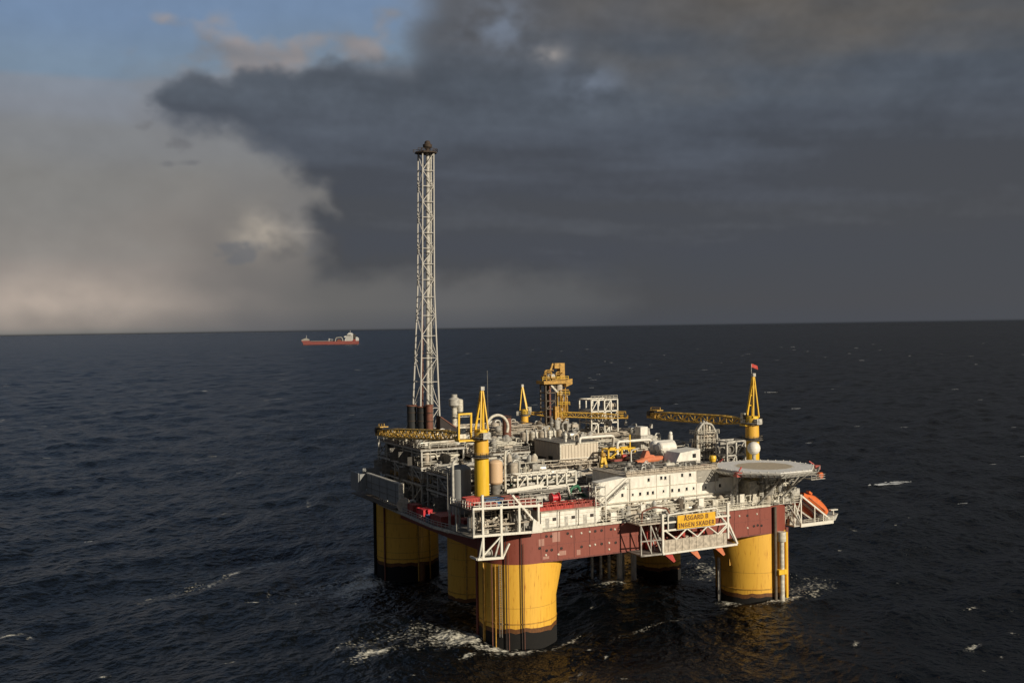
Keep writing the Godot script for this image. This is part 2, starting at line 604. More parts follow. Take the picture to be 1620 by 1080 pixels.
# ---- the sea ----
const EYE := Vector2(-114.192, -222.629)     # the camera's place over the water, (a, b)
const ACROSS := Vector2(0.890257, -0.455459)
const OUT := Vector2(0.455459, 0.890257)
var wl := PackedFloat32Array()   # wavelength
var wk := PackedVector2Array()   # wave vector
var wa := PackedFloat32Array()   # height
var wp := PackedFloat32Array()   # phase


func make_waves() -> void:
	var r := RandomNumberGenerator.new()
	r.seed = 42
	for i in 54:
		var l := 88.0 * pow(2.3 / 88.0, (i + r.randf()) / 54.0)
		var turn := r.randfn(0.0, 0.5 if l > 30.0 else 0.85)
		var d := Vector2(0.62, -0.78).rotated(turn)
		wl.append(l)
		wk.append(d * TAU / l)
		wa.append((0.028 if l > 40.0 else 0.036 if l > 12.0 else 0.044) * l / TAU * r.randf_range(0.6, 1.3))
		wp.append(r.randf() * TAU)


# place of the water surface over (a, b) and its slope, from the waves longer than least
func water(p: Vector2, least: float) -> Array:
	var h := 0.0
	var o := Vector2.ZERO
	var s := Vector2.ZERO
	for i in wl.size():
		if wl[i] < least:
			break
		var k := wk[i]
		var t := k.dot(p) + wp[i]
		var c := cos(t) * wa[i]
		h += sin(t) * wa[i]
		o += k * (wl[i] / TAU * c * 0.75)
		s += k * c
	return [h, o, s]


func graded(first: float, step: float, even_to: float, ratio: float, last: float) -> PackedFloat32Array:
	var out := PackedFloat32Array()
	var x := first
	var s := step
	while x < last:
		out.append(x)
		x += s
		if x > even_to:
			s *= ratio
	out.append(last)
	return out


func sea() -> void:
	make_waves()
	# rows run across, closer together near the platform; each row widens with its distance, so that it stays fine where the sea is seen
	var xs := PackedFloat32Array([-120.0, -20.0, -5.0, -2.0])
	for i in 661:
		xs.append((i - 330) / 330.0)
	xs.append_array([2.0, 5.0, 20.0, 120.0])
	var ds := PackedFloat32Array([-60000.0, -8000.0, -1000.0, -200.0, 0.0, 100.0, 150.0, 175.0])
	ds.append_array(graded(185.0, 0.72, 345.0, 1.0072, 70000.0))
	var nx := xs.size()
	var verts := PackedVector3Array()
	var norms := PackedVector3Array()
	var uv := PackedVector2Array()
	var uv2 := PackedVector2Array()
	var index := PackedInt32Array()
	for j in ds.size():
		var d := ds[j]
		var wide := maxf(165.0, absf(d) * 0.56 + 40.0)
		var dd := (ds[mini(j + 1, ds.size() - 1)] - d) if d > 180.0 else 400.0
		for i in nx:
			var x := xs[i] * wide
			var dx := absf(xs[mini(i + 1, nx - 1)] - xs[i]) * wide
			var p := EYE + ACROSS * x + OUT * d
			var least := 2.6 * maxf(dx, dd * (0.6 if d > 500.0 else 1.0))
			uv.append(p / 150.0)
			uv2.append(Vector2(clampf((x + 140.0) / 280.0, 0.0, 1.0), clampf((d - 185.0) / 280.0, 0.0, 1.0)))
			if least > 88.0 or absf(xs[i]) > 1.5:
				verts.append(P(p.x, p.y, 0.0))
				norms.append(Vector3.UP)
				continue
			var w := water(p, least)
			var o: Vector2 = w[1]
			var s: Vector2 = w[2]
			verts.append(P(p.x + o.x, p.y + o.y, w[0]))
			norms.append(Vector3(-s.x, 1.0, s.y).normalized())
	for j in ds.size() - 1:
		for i in nx - 1:
			var k := j * nx + i
			# across is to the right, out is away: clockwise from above
			index.append_array([k, k + nx, k + nx + 1, k, k + nx + 1, k + 1])
	var ar := []
	ar.resize(Mesh.ARRAY_MAX)
	ar[Mesh.ARRAY_VERTEX] = verts
	ar[Mesh.ARRAY_NORMAL] = norms
	ar[Mesh.ARRAY_TEX_UV] = uv
	ar[Mesh.ARRAY_TEX_UV2] = uv2
	ar[Mesh.ARRAY_INDEX] = index
	var am := ArrayMesh.new()
	am.add_surface_from_arrays(Mesh.PRIMITIVE_TRIANGLES, ar)
	var m := StandardMaterial3D.new()
	m.resource_name = "sea_water"
	m.albedo_color = Color(0.0014, 0.0024, 0.0033).linear_to_srgb()
	m.roughness = 0.30
	m.metallic_specular = 0.355
	m.normal_enabled = true
	m.normal_scale = 1.0
	var f := FastNoiseLite.new()
	f.seed = 77
	f.noise_type = FastNoiseLite.TYPE_SIMPLEX_SMOOTH
	f.frequency = 0.028
	f.fractal_octaves = 5
	f.fractal_gain = 0.55
	var t := NoiseTexture2D.new()
	t.noise = f
	t.seamless = true
	t.width = 1536
	t.height = 1536
	t.as_normal_map = true
	t.bump_strength = 10.5
	m.normal_texture = t
	m.detail_enabled = true
	m.detail_albedo = foam_picture()
	m.detail_uv_layer = BaseMaterial3D.DETAIL_UV_2
	m.detail_blend_mode = BaseMaterial3D.BLEND_MODE_MIX
	var o := MeshInstance3D.new()
	o.name = "sea"
	o.mesh = am
	o.material_override = m
	o.set_meta("kind", "structure")
	o.set_meta("label", "dark choppy open sea reaching to the horizon")
	add_child(o)
	whitecaps()


# broken water round the columns and on the nearer crests: places (a, b, along, across, turn, strength)
func foam_picture() -> ImageTexture:
	var S := 1400
	var im := Image.create(S, S, false, Image.FORMAT_RGBA8)
	im.fill(Color(0.78, 0.76, 0.70, 0.0))
	var f1 := FastNoiseLite.new()
	f1.seed = 31
	f1.frequency = 0.34
	f1.fractal_octaves = 4
	f1.fractal_type = FastNoiseLite.FRACTAL_RIDGED
	var f2 := FastNoiseLite.new()
	f2.seed = 32
	f2.frequency = 0.8
	f2.fractal_octaves = 4
	var f3 := FastNoiseLite.new()
	f3.seed = 33
	f3.frequency = 0.09
	f3.fractal_octaves = 2
	var spots := [
		# the breaking sea before the front column and its drifting foam
		[-13.0, 0.0, 4.5, 3.0, 0.5, 1.4], [-17.0, 5.0, 5.5, 3.2, 0.8, 0.62], [-9.5, -6.5, 4.0, 1.7, -0.3, 0.85], [-23.0, 12.0, 5.0, 3.0, 0.7, 0.33], [-4.0, -10.6, 5.5, 1.0, -0.1, 0.6], [5.0, -10.5, 4.0, 0.8, 0.4, 0.55],
		[-37.0, -2.5, 4.5, 1.6, 0.5, 0.8], [-33.0, -1.0, 3.0, 0.7, 0.6, 1.0], [-31.0, 9.0, 7.0, 2.5, 0.6, 0.33],
		# left of the far column on this side, and between it and the middle one
		[-15.5, 63.0, 6.0, 4.0, 0.4, 1.25], [-22.0, 58.0, 7.0, 4.0, 0.6, 0.7], [-10.5, 74.0, 7.0, 2.5, 0.7, 0.75], [8.5, 62.5, 3.0, 5.0, 0.2, 0.85], [-27.0, 66.0, 10.0, 4.0, 0.7, 0.4],
		# the long streak further left
		[-52.0, 88.0, 6.0, 1.8, 0.75, 0.55], [-43.0, 98.0, 5.0, 1.1, 0.85, 0.75], [-36.0, 107.0, 4.5, 1.3, 0.8, 0.9], [-30.0, 113.0, 4.5, 1.8, 0.6, 0.6], [-24.0, 104.0, 7.0, 2.5, 0.6, 0.4], [-60.0, 82.0, 8.0, 3.0, 0.7, 0.4],
		# the right column, the pipes and the shaded gap
		[58.0, -3.5, 2.2, 2.0, 0.3, 0.9], [67.0, -10.3, 4.5, 1.0, 0.1, 0.72], [75.0, -9.0, 4.0, 0.9, 0.3, 0.58], [82.0, -8.0, 2.5, 1.3, 0.5, 0.5], [86.0, -2.0, 6.0, 3.0, 0.4, 0.33], [52.0, 32.0, 5.0, 3.0, 0.5, 0.75], [44.0, 31.0, 5.0, 2.5, 0.4, 0.5], [80.0, 30.0, 8.0, 5.0, 0.3, 0.4],
		[30.0, -14.0, 9.0, 0.5, 0.25, 0.22], [-8.0, -34.0, 4.0, 1.0, 0.5, 0.4], [3.0, 31.0, 8.5, 7.5, 0.0, 0.42]]
	var r := RandomNumberGenerator.new()
	r.seed = 4
	for i in 80:
		var x := r.randf_range(-140.0, 140.0)
		var d := r.randf_range(190.0, 460.0)
		var p := EYE + ACROSS * x + OUT * d
		var k := r.randf()
		spots.append([p.x, p.y, 0.4 + 2.2 * k * k * k, 0.25 + 0.4 * k * k, 0.7 + r.randfn(0, 0.4), r.randf_range(0.4, 1.0)])
	for s in spots:
		var reach: float = maxf(s[2], s[3]) * 2.6
		var at := Vector2(s[0], s[1])
		var x := (at - EYE).dot(ACROSS)
		var d := (at - EYE).dot(OUT)
		var c := cos(s[4] as float)
		var sn_ := sin(s[4] as float)
		for py in range(maxi(1, int((d - reach - 185.0) / 280.0 * S)), mini(S - 1, int((d + reach - 185.0) / 280.0 * S))):
			for px in range(maxi(1, int((x - reach + 140.0) / 280.0 * S)), mini(S - 1, int((x + reach + 140.0) / 280.0 * S))):
				var q := EYE + ACROSS * ((px + 0.5) / S * 280.0 - 140.0) + OUT * ((py + 0.5) / S * 280.0 + 185.0)
				var e := q - at
				var u := (e.x * c + e.y * sn_) / float(s[2])
				var w := (e.y * c - e.x * sn_) / float(s[3])
				var g := exp(-(u * u + w * w) * 0.8)
				if g < 0.02:
					continue
				var wq := q + Vector2(f3.get_noise_2d(q.x * 3.0, q.y * 3.0), f3.get_noise_2d(q.x * 3.0 + 70.0, q.y * 3.0)) * 2.5
				var lace := f1.get_noise_2d(wq.x, wq.y) * 0.75 + f2.get_noise_2d(q.x, q.y) * 0.7 + f3.get_noise_2d(q.x, q.y) * 0.35
				var al := clampf((g * float(s[5]) * 1.35 - 0.66 + lace * 1.15) * 1.35, 0.0, 0.9)
				if al > 0.0:
					var was := im.get_pixel(px, py)
					if al > was.a:
						was.a = al
						im.set_pixel(px, py, was)
	return ImageTexture.create_from_image(im)


# small broken crests further out, lying on the waves
func whitecaps() -> void:
	var r := RandomNumberGenerator.new()
	r.seed = 19
	var foam := StandardMaterial3D.new()
	foam.resource_name = "foam"
	foam.albedo_color = Color(0.6, 0.6, 0.58).linear_to_srgb()
	foam.roughness = 0.8
	for variant in 3:
		var mb := MB.new()
		for i in 16:
			# an uneven patch of froth, thicker in the middle
			var c := Vector2(r.randfn(0, 1.0), r.randfn(0, 0.16) + 0.25 * sin(i * 0.8))
			var w := r.randf_range(0.12, 0.5)
			var m := 7
			var ring := []
			for k in m:
				var t := TAU * k / m
				ring.append(Vector3(c.x + cos(t) * w * r.randf_range(0.6, 1.4), 0.0, c.y + sin(t) * w * 0.35 * r.randf_range(0.5, 1.4)))
			var top := Vector3(c.x, 0.12, c.y)
			for k in m:
				mb.tri(ring[k], ring[(k + 1) % m], top, Vector3(0, 1, 0))
		var mm := MultiMesh.new()
		mm.transform_format = MultiMesh.TRANSFORM_3D
		mm.mesh = mb.mesh()
		var list := []
		var fixed := []
		if variant == 0:
			fixed = [[238, 118, 9.0], [250, 122, 7.0], [246, 119, 4.0]]
		while list.size() < 85:
			var u := r.randf()
			var d := 330.0 * pow(3400.0 / 330.0, sqrt(u))
			var x := r.randf_range(-0.62, 0.62) * d
			var p := EYE + ACROSS * x + OUT * d
			var s := r.randf_range(0.7, 2.6) * (0.45 + d / 1500.0) * (1.5 if r.randf() < 0.12 else 0.65)
			if variant == 1 and list.size() < 6:
				p = Vector2(1508 - 140 + list.size() * 52, 4893 + 72 - list.size() * 27)
				s = 9.0
			if fixed.size() > list.size():
				p = Vector2(fixed[list.size()][0], fixed[list.size()][1])
				s = fixed[list.size()][2] * 0.5
			if Rect2(-14, -14, 96, 98).has_point(p):
				continue
			var w := water(p, 8.0 if d < 900.0 else 40.0)
			var turn := atan2(ACROSS.y, ACROSS.x) + r.randfn(0.0, 0.25) + 0.25
			var q := Basis(Vector3.UP, turn) * Basis.from_scale(Vector3(s, s * 0.6, s * r.randf_range(0.5, 1.1)))
			list.append(Transform3D(q, P(p.x + w[1].x, p.y + w[1].y, w[0] + 0.05)))
		mm.instance_count = list.size()
		for i in list.size():
			mm.set_instance_transform(i, list[i])
		var o := MultiMeshInstance3D.new()
		o.name = numbered("whitecaps")
		o.multimesh = mm
		o.material_override = foam
		o.set_meta("kind", "stuff")
		o.set_meta("label", "small white broken crests scattered over the dark sea")
		o.set_meta("category", "whitecap")
		add_child(o)


# ---- hull: columns, deck box and what is fixed to them ----
const VIEW := Vector2(0.455459, 0.890257)


# a point on a column's skin: s from -1 (its left edge as seen) to 1
func skin(c: Vector2, r: float, s: float, z: float) -> Vector3:
	var q := c + (ACROSS * s - VIEW * sqrt(maxf(0.0, 1.0 - s * s))) * r
	return P(q.x, q.y, z)


# a column shell whose one side leans out (dir along a) towards the deck
func shell(c: Vector2, r: float, z0: float, z1: float, lean := 0.0, dir := 1.0, lean_from := 8.6, ragged0 := 0.0, ragged1 := 0.0) -> MB:
	var mb := MB.new()
	var wob := func(i: int, amount: float) -> float: return amount * (sin(i * 1.7 + c.x) * 0.5 + sin(i * 0.61 + c.y) * 0.6 + sin(i * 3.9) * 0.35)
	var levels := [z0]
	if lean > 0.0:
		levels.append(lean_from)
	levels.append(z1)
	var seg := 48
	for j in levels.size() - 1:
		for i in seg:
			var q := []
			for k in [[i, j], [i + 1, j], [i + 1, j + 1], [i, j + 1]]:
				var t: float = TAU * k[0] / seg
				var z: float = levels[k[1]]
				if k[1] == 0:
					z += wob.call(k[0] % seg, ragged0)
				elif k[1] == levels.size() - 1:
					z += wob.call(k[0] % seg, ragged1)
				var e := lean * clampf((z - lean_from) / (z1 - lean_from), 0.0, 1.0) * maxf(0.0, cos(t) * dir)
				q.append([P(c.x + cos(t) * r + e * dir, c.y + sin(t) * r, z), P(cos(t), sin(t), 0.0)])
			mb.quad4(q[0][0], q[1][0], q[2][0], q[3][0], q[0][1], q[1][1], q[2][1], q[3][1])
	return mb


func column(under: Node3D, c: Vector2, r: float, top: float, lean: float, dir: float, tide: float) -> MeshInstance3D:
	var col := part("column", shell(c, r, tide, top, lean, dir, 8.6, 0.22), M.yellow, under)
	part("rust_band", shell(c, r + 0.02, tide - 1.0, tide, 0.0, 1.0, 8.6, 0.34, 0.22), M.rust_yellow, col)
	part("fouled_band", shell(c, r + 0.05, -9.0, tide - 1.0, 0.0, 1.0, 8.6, 0.0, 0.34), M.fouling, col)
	# faint weld seams round the shell
	for z in [7.4, 11.6, 15.6]:
		if z < top - 1.0 and (lean == 0.0 or z < 8.6):
			part("weld_seam", MB.new().lathe(P(c.x, c.y, z), Vector3.UP, [Vector2(r, 0), Vector2(r + 0.025, 0.02), Vector2(r + 0.025, 0.09), Vector2(r, 0.11)], 48), M.deep_yellow, col)
	# ring stiffener where the paint ends
	var ring := MB.new()
	ring.lathe(P(c.x, c.y, tide + 0.9), Vector3.UP, [Vector2(r, 0), Vector2(r + 0.12, 0.05), Vector2(r + 0.12, 0.25), Vector2(r, 0.3)], 48)
	part("ring", ring, M.deep_yellow, col)
	return col


func hull() -> void:
	var h := thing("platform_hull", "brown and yellow platform hull on six round columns standing in the sea", "oil platform", P(34, 34, 0))
	# deck box
	var outline := PackedVector2Array([Vector2(-4.5, 76), Vector2(-4.5, 0), Vector2(0, -9)])
	for i in 9:
		var t := -PI / 2 + PI / 2 * i / 8.0
		outline.append(Vector2(68 + cos(t) * 9.0, sin(t) * 9.0))
	outline.append(Vector2(77, 70))
	outline.append(Vector2(69, 78))
	outline.append(Vector2(0, 78))
	part("deck_box", MB.new().prism(outline, 17.25, 24.2), M.hull_red, h)
	part("deck_plating", MB.new().prism(outline, 24.204, 24.28), M.deck_brown, h)
	# columns
	var c_front := Vector2(0, 0)
	var c_right := Vector2(68.1, 0)
	var c_far := Vector2(0.4, 69.4)
	var front := column(h, c_front, 9.0, 17.25, 2.3, 1.0, 2.9)
	part("column_head", shell(c_front, 9.012, 17.25, 24.2), M.hull_red, front)
	var right := column(h, c_right, 8.95, 17.25, 2.3, -1.0, 2.2)
	var far := column(h, c_far, 8.9, 22.6, 0.0, 1.0, 4.6)
	part("column_head", shell(c_far, 8.95, 22.6, 24.2), M.hull_red_dull, far)
	var mid := column(h, Vector2(3.2, 31), 6.5, 23.6, 0.0, 1.0, 2.0)
	column(h, Vector2(64.0, 36.0), 6.5, 17.25, 0.0, -1.0, 2.0)
	column(h, Vector2(68.0, 69.4), 9.0, 17.25, 0.0, -1.0, 2.5)
	part("fender", MB.new().bar(skin(Vector2(3.2, 31), 6.6, -0.2, 2.0), skin(Vector2(3.2, 31), 6.6, -0.2, 23.0), 0.35), M.deep_yellow, mid)
	# pipes, ladder and fenders down the front column
	for s in [[-0.26, 0.11, "hull_dark", 24.0], [-0.2, 0.08, "rust", 22.0], [0.11, 0.11, "hull_dark", 24.0], [0.17, 0.08, "rust", 22.0], [-0.52, 0.14, "deep_yellow", 17.2], [-0.6, 0.14, "rust", 17.2]]:
		part("caisson", MB.new().tube(skin(c_front, 9.35, s[0], -6.0), skin(c_front, 9.35, s[0], s[3]), s[1]), M[s[2]], front)
	part("fender", MB.new().bar(skin(c_front, 9.15, -0.985, -6.0), skin(c_front, 9.15, -0.985, 17.0), 0.7), M.hull_red_dull, front)
	part("fender", MB.new().bar(skin(c_front, 9.2, -0.82, -6.0), skin(c_front, 9.2, -0.82, 17.0), 0.45), M.deep_yellow, front)
	var ladder := MB.new()
	for s in [-0.43, -0.37]:
		ladder.bar(skin(c_front, 9.3, s, 1.0), skin(c_front, 9.3, s, 17.2), 0.12)
	for i in 40:
		ladder.bar(skin(c_front, 9.3, -0.43, 1.4 + i * 0.4), skin(c_front, 9.3, -0.37, 1.4 + i * 0.4), 0.1)
	part("ladder", ladder, M.mid_grey, front)
	# the right column: two big pipes, brackets, fenders
	part("caisson", MB.new().tube(skin(c_right, 9.6, 0.47, -6.0), skin(c_right, 9.6, 0.47, 24.0), 0.42), M.deck_brown, right)
	part("caisson", MB.new().tube(skin(c_right, 10.0, 0.63, -6.0), skin(c_right, 10.0, 0.63, 15.2), 0.62, -1, 12), M.cream, right)
	part("caisson_cap", MB.new().tube(skin(c_right, 10.0, 0.63, 15.2), skin(c_right, 10.0, 0.63, 17.6), 1.1, -1, 12), M.cream, right)
	part("caisson", MB.new().tube(skin(c_right, 9.5, 0.86, -6.0), skin(c_right, 9.5, 0.86, 17.0), 0.4), M.crane_yellow, right)
	part("clamp", MB.new().box(skin(c_right, 9.7, 0.6, 7.6), Vector3(2.6, 1.2, 2.4)), M.crane_yellow, right)
	part("fender", MB.new().bar(skin(c_right, 9.2, 0.985, -6.0), skin(c_right, 9.2, 0.985, 17.6), 0.7), M.hull_red_dull, right)
	part("caisson", MB.new().tube(skin(c_right, 9.5, -0.93, -6.0), skin(c_right, 9.5, -0.93, 10.5), 0.45), M.light_grey, right)
	part("fender", MB.new().bar(skin(c_right, 9.2, -0.72, 9.0), skin(c_right, 9.2, -0.72, 17.0), 0.5), M.deep_yellow, right)
	# the far column on the shaded side
	for s in [[-0.97, 0.55, "fouling", 23.0], [-0.62, 0.25, "rust", 22.4], [0.42, 0.25, "deep_yellow", 22.4], [0.75, 0.22, "deep_yellow", 22.4]]:
		part("caisson", MB.new().tube(skin(c_far, 9.2, s[0], -6.0), skin(c_far, 9.2, s[0], s[3]), s[1]), M[s[2]], far)
	part("caisson", MB.new().tube(skin(c_far, 9.9, 0.5, -6.0), skin(c_far, 9.9, 0.5, 4.8), 0.8), M.rust_yellow, far)
	# ports, sockets and seams along the lit side
	var port := MB.new()
	for q in [[3.0, 23.1], [4.2, 23.0], [8.5, 23.2], [15.8, 23.0], [17.5, 23.0], [20.1, 23.0], [3.0, 19.9], [4.3, 19.9], [6.8, 20.0], [12.1, 19.8], [17.5, 19.9], [21.3, 19.8], [54.5, 22.6], [60.0, 22.5], [62.0, 19.7], [63.2, 19.8], [64.4, 19.6], [55.1, 19.4], [-3.0, 20.8], [-1.0, 20.9], [1.2, 20.6]]:
		part("port", MB.new().lathe(P(q[0], -9.0 if q[0] > 0.5 else -8.0, q[1]), P(0, -1, 0), [Vector2(0.32, -0.6), Vector2(0.32, 0.1), Vector2(0.22, 0.12), Vector2(0.2, 0.02), Vector2(0, 0.02)], 10), M.hull_dark, h)
	for q in [[12.1, 22.9], [14.3, 23.0], [21.1, 22.9], [14.3, 19.8], [15.7, 19.9], [19.5, 19.9], [19.5, 18.4], [2.8, 18.9], [57.5, 22.6], [63.0, 22.6], [60.0, 19.4], [6.0, 18.7], [9.4, 22.4]]:
		part("socket", MB.new().lathe(P(q[0], -9.0, q[1]), P(0, -1, 0), [Vector2(0.28, 0), Vector2(0.2, 0.16), Vector2(0, 0.2)], 8), M.cream, h)
	for q in [[4.5, 6.5, 21.6, 23.8], [1.0, 2.4, 21.0, 22.6], [6.2, 8.0, 18.4, 19.4], [10.8, 11.8, 18.0, 19.2], [2.0, 3.6, 18.0, 18.6]]:
		part("faded_plate", MB.new().cub(q[0], q[1], -9.03, -8.9, q[2], q[3]), M.faded_red, h)
	part("seam", MB.new().cub(1.0, 67.0, -9.035, -8.9, 20.95, 21.04), M.hull_red_dull, h)
	for x in [1.6, 5.9, 10.2, 14.3, 18.4, 22.6, 27.0, 34.0, 43.0, 52.0, 56.0, 60.2, 64.0]:
		part("seam", MB.new().cub(x - 0.06, x + 0.06, -9.06, -8.9, 17.61, 24.2), M.hull_red_dull, h)
	part("edge_beam", MB.new().cub(0.5, 67.0, -9.5, -8.85, 24.25, 24.75), M.cream, h)
	part("bottom_beam", MB.new().cub(2.0, 67.0, -9.06, -8.9, 17.26, 17.6), M.hull_red_dull, h)
	# pipes hanging into the water under the deck
	var k := 0
	for q in [[43.5, 33.8], [46.2, 33.8], [48.6, 32.2], [50.6, 33.6], [53.4, 32.4], [41.4, 35.0]]:
		single("riser", MB.new().tube(P(q[0], q[1], -8), P(q[0], q[1], 17.2), [0.42, 0.45, 0.8, 0.5, 0.8, 0.4][k], -1, 10), M[["light_grey", "light_grey", "wall_white", "grey", "wall_white", "light_grey"][k]], ["thin grey riser pipe under the deck, second from the left", "thin grey riser pipe under the deck, third from the left", "thick white riser pipe in the middle of those under the deck", "dark grey riser pipe under the deck, between the thick white and the thick cream one", "thick cream riser pipe under the deck, the last one to the right", "thin grey riser pipe under the deck, leftmost of all"][k], "pipe", P(q[0], q[1], -8), "riser pipes under the deck")
		k += 1


# ---- process modules: decks, posts and a thicket of vessels and pipes ----
func pick(list: Array) -> Variant:
	return list[rng.randi() % list.size()]


const TINTS := ["beige", "cream", "light_grey", "galv", "grey", "silver", "beige", "deck_brown", "mid_grey", "white", "grey", "mid_grey"]


# one piece of plant standing on (a, b, z) within w by d by h
func plant(under: Node3D, a: float, b: float, z: float, w: float, h: float) -> void:
	var m: Material = M[pick(TINTS)]
	var r := w * 0.36
	match rng.randi() % 7:
		0:
			var v := part("vertical_vessel", MB.new().capsule(P(a, b, z + r * 0.6), P(a, b, z + h * 0.85), r), m, under)
			part("nozzle", MB.new().pipe([P(a, b, z + h * 0.8), P(a, b, z + h * 0.85 + r * 0.9), P(a + w * 0.5, b, z + h * 0.85 + r * 0.9), P(a + w * 0.5, b, z)], r * 0.22), M.galv, v)
		1:
			var v := part("horizontal_vessel", MB.new().capsule(P(a - w * 0.6, b, z + r + 0.4), P(a + w * 0.6, b, z + r + 0.4), r), m, under)
			part("saddle", MB.new().cub(a - w * 0.4, a - w * 0.2, b - r * 0.7, b + r * 0.7, z, z + r * 0.6), M.grey, v)
			part("saddle", MB.new().cub(a + w * 0.2, a + w * 0.4, b - r * 0.7, b + r * 0.7, z, z + r * 0.6), M.grey, v)
		2:
			var c := part("cabinet", MB.new().cub(a - w * 0.4, a + w * 0.4, b - w * 0.3, b + w * 0.3, z, z + h * rng.randf_range(0.35, 0.75)), m, under)
			part("cabinet_door", MB.new().cub(a - w * 0.25, a + w * 0.1, b - w * 0.3 - 0.05, b - w * 0.3 + 0.05, z + 0.2, z + h * 0.3), M.grey, c)
		3:
			var c := part("cooler", MB.new().cub(a - w * 0.45, a + w * 0.45, b - w * 0.35, b + w * 0.35, z + h * 0.25, z + h * 0.5), m, under)
			var l := MB.new()
			for s in [[-1, -1], [1, -1], [-1, 1], [1, 1]]:
				l.bar(P(a + s[0] * w * 0.4, b + s[1] * w * 0.3, z), P(a + s[0] * w * 0.4, b + s[1] * w * 0.3, z + h * 0.25), 0.18)
			part("cooler_legs", l, M.light_grey, c, "stuff")
			part("fan_ring", MB.new().lathe(P(a, b, z + h * 0.5), Vector3.UP, [Vector2(w * 0.28, 0), Vector2(w * 0.3, 0.5), Vector2(w * 0.26, 0.5), Vector2(w * 0.25, 0.1), Vector2(0, 0.1)], 14), M.galv, c)
		4:
			part("pipe_loop", MB.new().pipe([P(a - w * 0.4, b, z), P(a - w * 0.4, b, z + h * 0.8), P(a + w * 0.4, b, z + h * 0.8), P(a + w * 0.4, b, z)], r * 0.4, 8), m, under)
		5:
			var s := part("skid", MB.new().cub(a - w * 0.45, a + w * 0.45, b - w * 0.35, b + w * 0.35, z, z + 0.35), M.mid_grey, under)
			part("motor", MB.new().capsule(P(a - w * 0.3, b, z + 0.35 + r * 0.6), P(a + w * 0.05, b, z + 0.35 + r * 0.6), r * 0.6, 10), m, s)
			part("pump", MB.new().lathe(P(a + w * 0.28, b, z + 0.3), Vector3.UP, [Vector2(r * 0.5, 0), Vector2(r * 0.55, h * 0.25), Vector2(r * 0.2, h * 0.3), Vector2(r * 0.2, h * 0.5), Vector2(0, h * 0.5)], 10), M.galv, s)
		6:
			var v := part("stack_vessel", MB.new().lathe(P(a, b, z), Vector3.UP, [Vector2(r * 0.6, 0), Vector2(r * 0.6, h * 0.3), Vector2(r * 0.9, h * 0.4), Vector2(r * 0.9, h * 0.8), Vector2(r * 0.3, h * 0.95), Vector2(0, h * 0.95)], 12), m, under)
			part("flange", MB.new().lathe(P(a, b, z + h * 0.55), Vector3.UP, [Vector2(r * 0.9, 0), Vector2(r * 1.05, 0), Vector2(r * 1.05, 0.25), Vector2(r * 0.9, 0.25)], 12), M.galv, v)


# many thin pipes through a box of space, as one tangle
func tangle(mb: MB, a0: float, a1: float, b0: float, b1: float, z0: float, z1: float, count: int, r0: float, r1: float) -> void:
	for i in count:
		var p := P(rng.randf_range(a0, a1), rng.randf_range(b0, b1), rng.randf_range(z0, z1))
		var pts := [p]
		var axis := rng.randi() % 3
		for k in 2 + rng.randi() % 3:
			var q: Vector3 = pts[-1]
			match axis:
				0: q.x = rng.randf_range(a0, a1)
				1: q.y = rng.randf_range(z0, z1)
				2: q.z = -rng.randf_range(b0, b1)
			if q.distance_to(pts[-1]) > 0.8:
				pts.append(q)
			axis = (axis + 1 + rng.randi() % 2) % 3
		if pts.size() > 1:
			mb.pipe(pts, rng.randf_range(r0, r1), 5)


